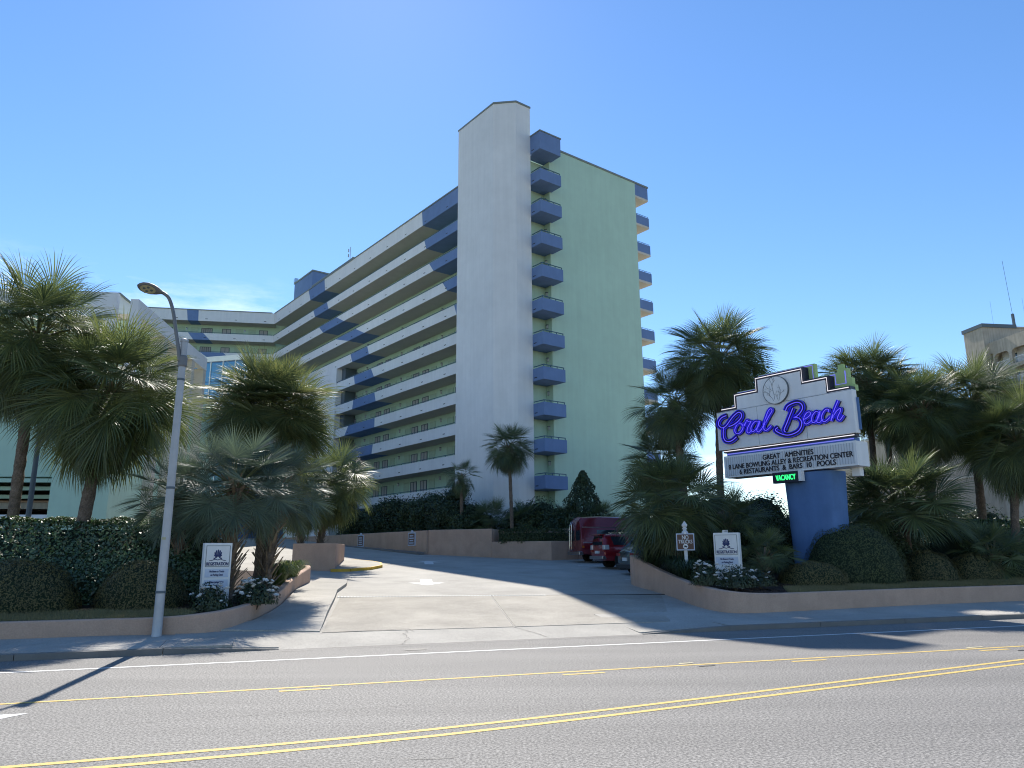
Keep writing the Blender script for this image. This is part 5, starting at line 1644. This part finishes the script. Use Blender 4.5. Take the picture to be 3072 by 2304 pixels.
GP_L = 'palms in the planting left of the driveway'
GP_R = 'palms in the planting around the big sign'
palm('tall cabbage palm cut by the left edge of the picture', (-15.5, 23.4), 8.95, 2.95, 'sabal', 84, (-.1, .1), group=GP_L)
palm('cabbage palm with drooping crown and leaning trunk rising from the tall hedge', (-13.45, 23.5), 7.15, 3.05, 'sabal', 96, (.45, .1), .21, .17, dead=16, group=GP_L, emin=-58)
palm('dense round crowned palm with reddish dry skirt, left of the glazed lobby', (-9.43, 28.5), 7.35, 2.9, 'golden', 150, (0, 0), .2, .19, dead=26, group=GP_L, emin=-66, fill=.5)
palm('blue green fan palm behind the left registration sign', (-8.6, 23.1), 4.1, 2.05, 'stiff', 60, (.05, 0), .20, .22, boot_n=110, boot_len=.55, low_boots=True, group=GP_L, emin=-50)
palm('blue green fan palm leaning out over the driveway footway', (-8.05, 25.0), 4.25, 1.9, 'stiff', 52, (.25, .1), .18, .2, boot_n=90, boot_len=.5, low_boots=True, group=GP_L, emin=-50)
palm('low blue green fan palm between the leaning palm and the lamp post', (-10.15, 23.2), 3.75, 1.8, 'stiff', 48, (-.1, 0), .16, .18, boot_n=60, low_boots=True, group=GP_L, emin=-50)
palm('taller pale green palm in the square planter box, its crown drooping right', (-10.1, 39.8), 5.65, 2.6, 'green', 66, (.55, .1), .17, .15, zb=2.5, low_boots=True, boot_n=90, group='palms in the square planter box', emin=-55)
palm('shorter multi stemmed palm at the left of the square planter box', (-10.75, 38.5), 4.85, 2.1, 'green', 46, (-.1, .1), .15, .14, zb=2.5, low_boots=True, boot_n=80, group='palms in the square planter box')
palm('small palm with three hanging fronds against the white tower foot', (-3.45, 50.95), 7.1, 1.45, 'sabal2', 22, (-.05, 0), .12, .11, zb=3.3, group='small palms before the tower')
palm('slender single palm before the white tower, rising behind the retaining wall', (-.05, 48.75), 8.8, 1.95, 'sabal2', 50, (-.2, 0), .12, .10, zb=2.7, group='small palms before the tower', emin=-55, dead=4)
palm('tallest palm beside the big sign, full crown above the lettering', (9.55, 34.7), 11.0, 2.95, 'sabal2', 78, (.35, 0), .17, .15, group=GP_R, emin=-52)
palm('leaning palm with bent crown between hotel end wall and tallest palm', (8.15, 35.3), 8.9, 2.35, 'sabal2', 56, (-.35, 0), .18, .16, group=GP_R, emin=-60)
palm('spiky palm crown at the corner of the mint end wall', (7.45, 37.4), 6.3, 2.3, 'sabal2', 56, (0, 0), .16, .15, group=GP_R)
palm('broad low fan palm overhanging the parked cars', (6.75, 30.5), 4.0, 2.6, 'low', 70, (-.35, 0), .19, .18, low_boots=True, boot_n=80, group=GP_R, emin=-50)
palm('slim palm just right of the big sign, front one of two close trunks', (17.9, 37.0), 10.3, 2.75, 'sabal2', 72, (.2, 0), .16, .14, group=GP_R)
palm('slim palm right of the big sign, rear one of two close trunks', (19.45, 38.5), 9.9, 2.65, 'sabal', 70, (.2, 0), .16, .14, group=GP_R)
palm('palm with trunk covered in split leaf stubs, middle of the right hand palms', (19.0, 34.2), 8.3, 2.75, 'sabal', 78, (.1, 0), .2, .22, boot_n=120, boot_len=.6, group=GP_R, emin=-55)
palm('full crowned palm before the weathered tan hotel', (21.7, 35.0), 8.9, 2.9, 'sabal', 90, (.3, 0), .19, .17, group=GP_R, emin=-62)
palm('palm cut by the right edge of the picture, pale trunk below', (21.25, 32.3), 6.7, 2.75, 'sabal', 84, (.7, -.1), .17, .15, group=GP_R, emin=-62)
GP_P = 'low palmetto clumps among the planting'
def palmetto(label, base, R, n, zb=None, kind='low', zc=None):
    z = zb if zb is not None else zbr(*base)
    palm(label, base, (zc or z + .75), R, kind, n, (0, 0), .14, .13, zb=z, boots=True, emin=4, emax=84, name='palmetto', group=GP_P, boot_n=26)
palmetto('arching palmetto hanging over the big round bush right of the sign', (16.4, 31.6), 3.0, 60, zc=3.7)
palmetto('palmetto clump spreading behind the right registration sign', (9.0, 31.6), 1.9, 34, zc=3.1)
palmetto('small palmetto at the foot of the blue sign pillar', (9.3, 28.3), 1.45, 28)
palmetto('palmetto under the palms right of the arching one', (19.6, 31.2), 1.7, 30)
palmetto('dark palmetto before the right side of the white tower', (.9, 50.2), 1.75, 30, 3.3)
palmetto('dark palmetto before the middle of the white tower', (-1.5, 50.6), 1.85, 30, 3.3)
palmetto('dark palmetto below the lowest blue balcony', (3.6, 51.2), 1.7, 26, 3.3)
palmetto('dark palmetto beside the cone shaped evergreen', (5.9, 50.3), 1.8, 30, 3.2)

# ------------------------------------------------------------------ shrubs and hedges
import numpy as np
def leaf_mesh(name, pts, nrm, size, aspect, seed, mats, jitter=.8, extra=None):
    """one small diamond-shaped leaf per point, turned about its surface normal"""
    rs = np.random.RandomState(seed)
    n = len(pts)
    N = nrm + rs.normal(0, jitter * .55, (n, 3)); N /= np.linalg.norm(N, axis=1)[:, None] + 1e-9
    A = rs.normal(0, 1, (n, 3)); A -= (A * N).sum(1)[:, None] * N; A /= np.linalg.norm(A, axis=1)[:, None] + 1e-9
    B = np.cross(N, A)
    s = size * rs.uniform(.6, 1.35, n)[:, None]
    w = s * aspect
    P0 = pts - A * s * .5; P1 = pts + B * w * .5 + N * s * .08; P2 = pts + A * s * .5 - N * s * .06; P3 = pts - B * w * .5 + N * s * .08
    V = np.stack([P0, P1, P2, P3], 1).reshape(-1, 3)
    ev, ef, em = extra if extra else ([], [], [])
    me = bpy.data.meshes.new(name)
    nv = len(V)
    allv = V if not len(ev) else np.vstack([V, np.array(ev)])
    faces = np.arange(nv).reshape(-1, 4)
    me.vertices.add(len(allv)); me.vertices.foreach_set('co', allv.astype(np.float32).ravel())
    loops = list(faces.ravel()); starts = list(range(0, nv, 4)); tot = [4] * n
    for f in ef:
        starts.append(len(loops)); tot.append(len(f)); loops += [i + nv for i in f]
    me.loops.add(len(loops)); me.loops.foreach_set('vertex_index', loops)
    me.polygons.add(len(starts)); me.polygons.foreach_set('loop_start', starts); me.polygons.foreach_set('loop_total', tot)
    me.polygons.foreach_set('material_index', [0] * n + list(em))
    for m in mats: me.materials.append(m)
    me.update(calc_edges=True); me.validate()
    return me
def lump(P, seed, amp, freq=1.7):
    rs = np.random.RandomState(seed)
    out = np.zeros(len(P))
    for k in range(5):
        d = rs.normal(0, 1, 3); out += np.sin((P @ d) * freq * (1 + .5 * k) + rs.uniform(0, 6)) / (1 + .5 * k)
    return amp * out / 2.2
def ball_bush(label, c, rx, ry, rz, n, size, mat, seed, group, power=2.4, zb=None, aspect=.5, cat='bush', name='round_bush', amp=.06, inner=.25):
    """clipped round shrub: leaves spread through an outer shell, a closed dark core inside, painted as the shade within"""
    rs = np.random.RandomState(seed)
    D = rs.normal(0, 1, (n, 3)); D[:, 2] = np.abs(D[:, 2]) * 1.0 - .25 * (rs.rand(n) < .3); D /= np.linalg.norm(D, axis=1)[:, None]
    q = (np.abs(D) ** power).sum(1) ** (-1 / power)
    S = D * q[:, None]
    sh = 1 - inner * rs.rand(n) ** 2.2 + lump(S * 2.0, seed, amp)
    S = S * sh[:, None]
    pts = S * np.array([rx, ry, rz]); nr = D / np.array([rx, ry, rz]); nr /= np.linalg.norm(nr, axis=1)[:, None]
    # inner body
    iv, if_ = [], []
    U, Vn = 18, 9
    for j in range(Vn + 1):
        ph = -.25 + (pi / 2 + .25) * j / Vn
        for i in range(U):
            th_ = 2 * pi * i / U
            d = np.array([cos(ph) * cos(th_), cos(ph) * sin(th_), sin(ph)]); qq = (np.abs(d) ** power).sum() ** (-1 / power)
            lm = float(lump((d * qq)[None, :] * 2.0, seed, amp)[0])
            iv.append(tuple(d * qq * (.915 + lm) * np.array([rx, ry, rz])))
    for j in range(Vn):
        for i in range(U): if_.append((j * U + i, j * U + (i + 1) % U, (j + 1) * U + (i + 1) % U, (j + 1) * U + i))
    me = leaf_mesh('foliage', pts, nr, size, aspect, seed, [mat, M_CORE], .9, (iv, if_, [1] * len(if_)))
    root = empty(name, (c[0], c[1], zb if zb is not None else c[2]))
    tag(root, label, cat, group)
    o = link('foliage', me, root)
    mb = MB()
    for k in range(4):
        a = k * 1.6; mb.tube([(.1 * cos(a), .1 * sin(a), -.25), (.3 * rx * cos(a), .3 * ry * sin(a), rz * .5)], [.03, .015], 5)
    mb.build('stem', M_STEM, root)
    return root
def box_hedge(label, line, w, h, zfun, n_per_m2, size, mat, seed, aspect=.55, group=None, amp=.10, name='hedge', bumpy=.5, batter=0.0):
    """hedge following a line: leaves over top and sides with a lumpy surface"""
    P = [Vector(p) for p in line]
    ln = sum((P[i + 1] - P[i]).length for i in range(len(P) - 1))
    rs = np.random.RandomState(seed)
    n = int((2 * h + w) * ln * n_per_m2)
    u = rs.rand(n) * ln
    prm = rs.rand(n) * (2 * h + w)
    root_p = P[0]
    pts = np.zeros((n, 3)); nr = np.zeros((n, 3))
    acc = 0
    segs = []
    for i in range(len(P) - 1):
        L_ = (P[i + 1] - P[i]).length; segs.append((acc, acc + L_, P[i], (P[i + 1] - P[i]).normalized())); acc += L_
    for i in range(n):
        for (a, b, p, d) in segs:
            if a <= u[i] <= b + 1e-9:
                q = p + d * (u[i] - a); nn = Vector((-d.y, d.x)); break
        t = prm[i]
        if t < h: o, z, N = -w / 2, t, (-nn.x, -nn.y, .12)
        elif t < h + w: o, z, N = t - h - w / 2, h, (0, 0, 1)
        else: o, z, N = w / 2, t - h - w, (nn.x, nn.y, .12)
        pts[i] = (q.x + nn.x * o, q.y + nn.y * o, z); nr[i] = N
    # round the shoulders, lumps
    k = lump(pts * .9, seed, amp) + lump(pts * 2.3, seed + 1, amp * bumpy)
    sh = np.clip((pts[:, 2] - h * .8) / (h * .2), 0, 1)
    pts += nr * (k - .12 * sh * (np.abs(nr[:, 2]) < .5) - rs.rand(n) ** 2 * .16)[:, None]
    if batter:
        kz = np.clip((pts[:, 2] / h - .30) / .70, 0, 1.05) * batter
        d0 = (P[-1] - P[0]).normalized(); nn0 = np.array([-d0.y, d0.x, 0])
        front = np.clip((-(nr @ nn0)) , 0, 1)
        top_f = (nr[:, 2] > .5)
        kt = np.clip((w / 2 - (pts - np.array([P[0].x, P[0].y, 0])) @ nn0) / w, 0, 1)
        pts += nn0 * (np.where(top_f, batter * kt, kz * front))[:, None]
    zz = np.array([zfun(x, y) for x, y, z in pts])
    pts[:, 2] += zz
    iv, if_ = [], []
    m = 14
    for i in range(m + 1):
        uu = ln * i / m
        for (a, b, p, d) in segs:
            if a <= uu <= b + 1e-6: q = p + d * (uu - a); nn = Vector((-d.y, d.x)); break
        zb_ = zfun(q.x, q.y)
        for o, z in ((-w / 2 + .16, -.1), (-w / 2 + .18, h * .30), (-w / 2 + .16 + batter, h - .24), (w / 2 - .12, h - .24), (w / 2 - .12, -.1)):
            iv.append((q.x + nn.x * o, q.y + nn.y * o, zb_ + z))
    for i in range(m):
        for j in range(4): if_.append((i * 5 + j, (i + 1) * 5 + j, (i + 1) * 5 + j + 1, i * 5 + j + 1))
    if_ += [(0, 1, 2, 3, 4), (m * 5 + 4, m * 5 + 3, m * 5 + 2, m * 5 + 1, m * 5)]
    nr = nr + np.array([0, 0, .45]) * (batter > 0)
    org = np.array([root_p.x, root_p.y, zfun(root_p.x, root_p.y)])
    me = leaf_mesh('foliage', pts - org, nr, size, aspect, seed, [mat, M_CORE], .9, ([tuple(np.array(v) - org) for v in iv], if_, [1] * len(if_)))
    root = empty(name, tuple(org)); tag(root, label, 'hedge', group)
    link('foliage', me, root)
    return root
def lobed_shrub(label, c, R, H_, n, size, mat, seed, group, zb, lobes=9, cat='shrub', name='evergreen_shrub'):
    """loose evergreen: leaf masses on several lobes of different size, limbs showing below"""
    rs = np.random.RandomState(seed); r = random.Random(seed)
    P_, N_ = [], []
    iv, if_ = [], []
    root = empty(name, (c[0], c[1], zb)); tag(root, label, cat, group)
    limb = MB()
    for k in range(lobes):
        a = k * 2.4 + r.uniform(-.4, .4); q = R * (.15 + .6 * sqrt(k / lobes)); lr = R * r.uniform(.34, .55)
        lc = np.array([q * cos(a), q * sin(a), H_ * (1 - .75 * (q / R) ** 1.5) * r.uniform(.62, .95) - lr * .4])
        m = int(n / lobes)
        D = rs.normal(0, 1, (m, 3)); D /= np.linalg.norm(D, axis=1)[:, None]
        sh = (1 - .5 * rs.rand(m) ** 1.6) * (1 + lump(D * 2.2, seed + k, .22))
        P_.append(lc + D * sh[:, None] * np.array([lr, lr, lr * .85])); N_.append(D + np.array([0, 0, .25]))
        b = len(iv)
        for j in range(5):
            ph = -pi / 2 + pi * j / 4
            for i in range(8):
                t = 2 * pi * i / 8; iv.append(tuple(lc + np.array([cos(ph) * cos(t), cos(ph) * sin(t), sin(ph) * .85]) * lr * .66))
        for j in range(4):
            for i in range(8): if_.append((b + j * 8 + i, b + j * 8 + (i + 1) % 8, b + (j + 1) * 8 + (i + 1) % 8, b + (j + 1) * 8 + i))
        limb.tube([(0.1 * cos(a), .1 * sin(a), -.3), (lc[0] * .5, lc[1] * .5, lc[2] * .5), tuple(lc)], [.06, .045, .02], 5)
    # skirt that closes the foot of the plant
    m = int(n * .5); a = rs.rand(m) * 2 * pi; z = rs.rand(m) ** 1.2 * H_ * .6; q = R * (.95 - .25 * z / H_) * (1 - .3 * rs.rand(m) ** 2) * (1 + .12 * np.sin(a * 4 + seed))
    P_.append(np.stack([q * np.cos(a), q * np.sin(a), z], 1)); N_.append(np.stack([np.cos(a), np.sin(a), np.full(m, .2)], 1))
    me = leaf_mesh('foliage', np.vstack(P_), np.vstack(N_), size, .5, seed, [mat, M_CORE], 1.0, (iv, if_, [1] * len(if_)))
    link('foliage', me, root); limb.build('limb', M_STEM, root)
    return root
# left planting
box_hedge('tall glossy hedge behind the left bushes, sunlit on its upper left', [W2(-14.5, 25.9), W2(-6.5, 25.7), W2(-3.2, 25.6), W2(-1.6, 25.9)], 3.2, 2.25, zbl, 520, .10, M_HEDGE, 11, batter=2.0)
GB = 'round clipped bushes'
ball_bush('round clipped bush at the far left under the tall hedge', W2(-6.3, 23.5) + (0,), 1.55, 1.15, 1.38, 15000, .055, M_BUSHB, 21, GB, power=2.0, zb=zbl(*W2(-6.3, 23.5)))
ball_bush('round clipped bush left of the lamp post, before the tall hedge', W2(-3.35, 23.4) + (0,), 1.22, 1.05, 1.30, 12000, .055, M_BUSHB, 22, GB, power=2.0, zb=zbl(*W2(-3.35, 23.4)))
ball_bush('low clipped bush at the far left edge of the picture', W2(-9.9, 23.6) + (0,), 1.6, 1.1, 1.3, 9000, .055, M_BUSH, 29, GB, zb=zbl(*W2(-9.9, 23.6)))
# right planting
ball_bush('largest round clipped bush, right of the blue sign pillar', (13.05, 29.4, 0), 1.95, 1.6, 2.2, 20000, .06, M_BUSH, 23, GB, power=2.05, zb=zbr(13.05, 29.4))
ball_bush('small low clipped bush in front of the blue sign pillar', (10.85, 27.9, 0), 1.22, .85, .78, 9500, .05, M_BUSHB, 24, GB, zb=zbr(10.85, 27.9))
ball_bush('round clipped bush right of the largest bush, sun on its shoulder', (16.3, 30.1, 0), 1.1, 1.0, 1.15, 9000, .055, M_BUSHB, 25, GB, power=2.0, zb=zbr(16.3, 30.1))
ball_bush('flat clipped bush near the right edge, second from the frame', (18.55, 30.95, 0), 1.2, 1.0, .98, 9000, .055, M_BUSHB, 26, GB, power=2.0, zb=zbr(18.55, 30.95))
ball_bush('clipped bush cut by the right edge of the picture', (20.85, 31.75, 0), 1.2, 1.0, .9, 8000, .055, M_BUSH, 27, GB, zb=zbr(20.85, 31.75))
box_hedge('glossy leaved hedge at the right edge behind the clipped bushes', [(18.7, 32.6), (21.0, 33.0), (26, 34.5)], 2.6, 2.15, zbr, 420, .10, M_HEDGE, 12, batter=1.5)
lobed_shrub('dense dark shrub left of the blue sign pillar, behind the palmettos', (10.4, 32.4), 2.0, 2.7, 12000, .09, M_DTREE, 28, 'dark shrubs around the sign', zbr(10.4, 32.4), 10)
lobed_shrub('dark shrub filling in behind the broad low fan palm', (8.6, 33.6), 2.2, 2.4, 12000, .10, M_DTREE, 30, 'dark shrubs around the sign', zbr(8.6, 33.6), 10)
lobed_shrub('dark shrub behind the largest round bush and the sign pillar', (14.9, 32.6), 2.3, 2.2, 12000, .10, M_DTREE, 38, 'dark shrubs around the sign', zbr(14.9, 32.6), 10)
for lab, c, rx, ry, rz, sd_ in (('dark tall shrub seen left of the sign pillar below the letter board', (12.6, 39.5), 2.6, 2.0, 3.4, 91), ('dark tall shrub behind the trunk of the tallest palm', (10.2, 40.5), 2.6, 2.0, 3.3, 92),
    ('dark tall shrub behind the two slim trunks right of the sign', (18.4, 41.5), 3.0, 2.0, 3.0, 93), ('dark tall shrub behind the stub covered palm trunk', (22.6, 39.0), 3.2, 2.0, 3.2, 94), ('dark tall shrub at the right edge behind the palms', (27.5, 38.5), 3.2, 2.0, 3.4, 95)):
    lobed_shrub(lab, c, rx * 1.15, rz * 1.1, 11000, .15, M_DTREE, sd_, 'dark tall shrubs behind the right palms', zbr(*c) - .4, 11)
# dark trees and shrubs between ramp wall and hotel
GT = 'dark evergreen shrubs between ramp wall and hotel'
for lab, c, rx, ry, rz, sd_ in (('dark evergreen shrub at the left end of the ramp wall', (-12.6, 66.2), 2.6, 2.4, 3.6, 31), ('dark evergreen shrub above the left ramp notice', (-9.3, 61.2), 2.6, 2.4, 3.9, 32),
    ('dark evergreen shrub above the right ramp notice, second tallest', (-6.3, 57.0), 2.4, 2.2, 3.6, 33), ('dark spreading evergreen shrub left of the small three fronded palm', (-4.4, 53.4), 2.2, 1.8, 3.7, 34),
    ('dark low shrub at the foot of the white tower', (-3.0, 51.9), 1.8, 1.3, 2.2, 35), ('dark low shrub behind the slender single palm', (1.6, 51.4), 2.2, 1.4, 2.3, 36)):
    lobed_shrub(lab, c, rx * 1.05, rz, 11000, .17, M_DTREE, sd_, GT, 3.25, 11)
# cone shaped evergreen
rs = np.random.RandomState(77)
n = 9000
tz = rs.rand(n) ** 1.4; an = rs.rand(n) * 2 * pi
rad = (1 - tz) ** .8 * 1.75 * (1 - .35 * rs.rand(n) ** 2) * (1 + .16 * np.sin(an * 5 + tz * 9) + .16 * np.sin(tz * 26 + an * 2) + .10 * np.sin(an * 9 - tz * 17)) + .08
pts = np.stack([rad * np.cos(an), rad * np.sin(an), tz * 4.3], 1); nr = np.stack([np.cos(an), np.sin(an), np.full(n, .5)], 1)
root = empty('cone_evergreen', (4.75, 50.6, 3.2)); tag(root, 'cone shaped dark evergreen against the mint end wall', 'shrub')
link('foliage', leaf_mesh('foliage', pts, nr, .17, .5, 77, [M_DTREE], 1.0), root)
mb = MB(); mb.tube([(0, 0, -.2), (0, 0, 4.0)], [.10, .02], 6); mb.build('trunk', M_STEM, root)
box_hedge('clipped box hedge on the low planter wall beside the red van', [(-.75, 48.55), (2.15, 47.35), (3.3, 47.9)], 1.0, .88, lambda x, y: 2.68, 380, .10, M_BUSH, 13)

# roses with white blooms
def bloom_mesh(seed):
    r = random.Random(seed); mb = MB()
    for ring_, (rr, up, cnt) in enumerate(((.055, .25, 6), (.038, .6, 5), (.02, .9, 4))):
        for i in range(cnt):
            a = 2 * pi * i / cnt + ring_ * .5 + r.uniform(-.2, .2)
            d = Vector((cos(a), sin(a), 0)); s_ = Vector((-sin(a), cos(a), 0))
            c = d * rr * .35; t = d * rr + Vector((0, 0, rr * up * 1.2))
            mb.add([tuple(c - s_ * rr * .3), tuple(c + s_ * rr * .3), tuple(t + s_ * rr * .6), tuple(t + d * .008 + Vector((0, 0, .012))), tuple(t - s_ * rr * .6)], [(0, 1, 2, 3, 4)])
    return mb.mesh('bloom', M_PETAL)
BLOOMS = [bloom_mesh(i) for i in range(3)]
def rose(label, c, zb, R, H_, n, nb, seed, spots=None):
    rs = np.random.RandomState(seed); r = random.Random(seed)
    D = rs.normal(0, 1, (n, 3)); D[:, 2] = np.abs(D[:, 2]); D /= np.linalg.norm(D, axis=1)[:, None]
    S = D * (rs.rand(n) ** .45)[:, None] * (1 + lump(D * 2.5, seed, .16))[:, None]
    pts = S * np.array([R, R * .8, H_]) + np.array([0, 0, .05])
    root = empty('rose_bush', (c[0], c[1], zb)); tag(root, label, 'flower bush', 'white rose bushes')
    link('foliage', leaf_mesh('foliage', pts, D, .07, .6, seed, [M_ROSE], 1.2), root)
    mb = MB()
    for k in range(6):
        a = r.uniform(0, 2 * pi); mb.tube([(0, 0, -.1), (.3 * R * cos(a), .25 * R * sin(a), H_ * .5), (.6 * R * cos(a), .5 * R * sin(a), H_ * .85)], [.014, .01, .006], 4)
    mb.build('stem', M_STEM, root)
    for i in range(nb):
        a = r.uniform(0, 2 * pi); e = r.uniform(.25, 1.25)
        k = r.uniform(.85, 1.05)
        p = (R * cos(e) * cos(a) * k, R * .8 * cos(e) * sin(a) * k - .05, H_ * sin(e) * k + .08)
        s_ = r.uniform(.7, 1.45)
        link('bloom', r.choice(BLOOMS), root, p, rot=(r.uniform(-.7, .4), r.uniform(-.5, .5), r.uniform(0, 6)), scale=(s_, s_, s_))
rose('white flowered rose bush right of the left registration sign', (-6.72 - .35, 21.35), .72, .62, .72, 2200, 34, 41)
rose('small white flowered bush hiding the foot of the left registration sign', (-8.12, 20.72), .60, .60, .72, 2200, 16, 42)
rose('white flowered bush at the curve of the left planter wall', (-7.55, 22.3), .74, .55, .62, 1800, 22, 43)
rose('white flowered bush with tall blooms below the no trucks sign', (6.45, 25.6), .98, .62, .75, 2200, 26, 44)
rose('white flowered bush before the right registration sign', (7.35, 25.45), .90, .68, .70, 2400, 22, 45)
rose('thin white flowered bush right of the right registration sign', (8.35, 26.0), .92, .6, .55, 1500, 8, 46)
def blade_clump(name, label, c, zb, R, H_, n, mat, seed, cat='plant', group=None, w=.012):
    rs = random.Random(seed); mb = MB()
    for i in range(n):
        a = rs.uniform(0, 2 * pi); r0 = R * .35 * rs.random(); l_ = H_ * rs.uniform(.7, 1.2); o = R * rs.uniform(.3, 1.0)
        d = Vector((cos(a), sin(a), 0)); s_ = Vector((-sin(a), cos(a), 0)) * w
        b = d * r0
        P = [b, b + d * o * .35 + Vector((0, 0, l_ * .65)), b + d * o * .75 + Vector((0, 0, l_ * .85)), b + d * o * 1.1 + Vector((0, 0, l_ * .6))]
        vs = []
        for k, p in enumerate(P[:-1]): vs += [tuple(p - s_), tuple(p + s_)]
        vs.append(tuple(P[-1]))
        mb.add(vs, [(0, 1, 3, 2), (2, 3, 5, 4), (4, 5, 6)])
    root = empty(name, (c[0], c[1], zb)); tag(root, label, cat, group)
    mb.build('blade_tuft', mat, root)
blade_clump('grassy_clump', 'sunlit yellow green grassy clump at the end of the left planter wall', (-8.15, 26.6), 1.05, .7, .75, 420, M_LIRIO, 51, group='grassy clumps')
blade_clump('grassy_clump', 'grassy clump behind the white flowers by the left planter wall', (-8.2, 28.3), 1.2, .65, .7, 320, M_LIRIO, 52, group='grassy clumps')
for i, (x, y) in enumerate(((5.75, 31.4), (6.3, 29.3), (6.35, 27.9), (7.0, 32.6))):
    blade_clump('grassy_clump', ['dark grassy clump at the tip of the curved wall', 'dark grassy clump below the broad low fan palm', 'dark grassy clump behind the no trucks sign', 'dark grassy clump beside the grey crossover'][i], (x, y), zbr(x, y), .9, .75, 360, M_ROSE, 60 + i, group='grassy clumps')

# lawn strips: soil sheet and blades
def lawn(poly, zfun, n, seed, hgt=.09):
    rs = random.Random(seed)
    xs = [p[0] for p in poly]; ys = [p[1] for p in poly]
    mb = MB()
    mb.add([(x, y, zfun(x, y) + .02) for x, y in poly], [tuple(range(len(poly)))])
    tag(mb.build('lawn', M_SOIL), kind='structure')
    def inside(x, y):
        c = False; j = len(poly) - 1
        for i in range(len(poly)):
            xi, yi = poly[i]; xj, yj = poly[j]
            if (yi > y) != (yj > y) and x < (xj - xi) * (y - yi) / (yj - yi) + xi: c = not c
            j = i
        return c
    mb = MB(); k = 0
    while k < n:
        x, y = rs.uniform(min(xs), max(xs)), rs.uniform(min(ys), max(ys))
        if not inside(x, y): continue
        k += 1
        z = zfun(x, y) + .015; a = rs.uniform(0, 6.28); h = hgt * rs.uniform(.5, 1.3); b = rs.uniform(-.06, .06); c = rs.uniform(-.06, .06); w = .006
        mb.add([(x - w * cos(a), y - w * sin(a), z), (x + w * cos(a), y + w * sin(a), z), (x + b, y + c, z + h)], [(0, 1, 2)])
    tag(mb.build('grass', M_GRASS), 'dry winter grass blades in the planting strip', 'grass', kind='stuff')
lawn([W2(-14, 21.2), W2(-1.9, 21.15), W2(-1.7, 22.2), W2(-3, 22.6), W2(-14, 22.7)], zbl, 34000, 71)
lawn([(9.0, 25.25), (10.6, 25.85), (14.05, 27.3), (18.7, 28.95), (26, 31.5), (25, 33.0), (18.0, 29.95), (12.5, 27.9), (9.3, 26.6)], zbr, 44000, 72)
# bark chips on the beds
def chips(poly_c, n, zfun, seed):
    rs = random.Random(seed); mb = MB()
    for i in range(n):
        cx, cy_, R = rs.choice(poly_c)
        x, y = cx + rs.uniform(-R, R), cy_ + rs.uniform(-R, R) * .7
        z = zfun(x, y) + .012; a = rs.uniform(0, 3.14); l_ = rs.uniform(.03, .08); w = rs.uniform(.008, .02)
        ca, sa = cos(a), sin(a); t1, t2 = rs.uniform(-.02, .03), rs.uniform(-.02, .03)
        mb.add([(x - ca * l_ - sa * w, y - sa * l_ + ca * w, z), (x - ca * l_ + sa * w, y - sa * l_ - ca * w, z), (x + ca * l_ + sa * w, y + sa * l_ - ca * w, z + t1), (x + ca * l_ - sa * w, y + sa * l_ + ca * w, z + t2)], [(0, 1, 2, 3)])
    tag(mb.build('bark_mulch', M_CHIP), 'dark bark chips covering the planting beds', 'mulch', kind='stuff')
chips([(-8.1, 20.6, .55), (-8.0, 21.8, .7), (-8.3, 24.0, .8), (-9.2, 20.9, .8)], 5000, zbl, 81)
chips([(7.6, 25.2, .8), (7.0, 26.5, .7), (8.7, 25.6, .7), (6.6, 28.5, .5), (10.3, 26.9, .9), (13.5, 28.2, 1.3)], 8000, zbr, 82)
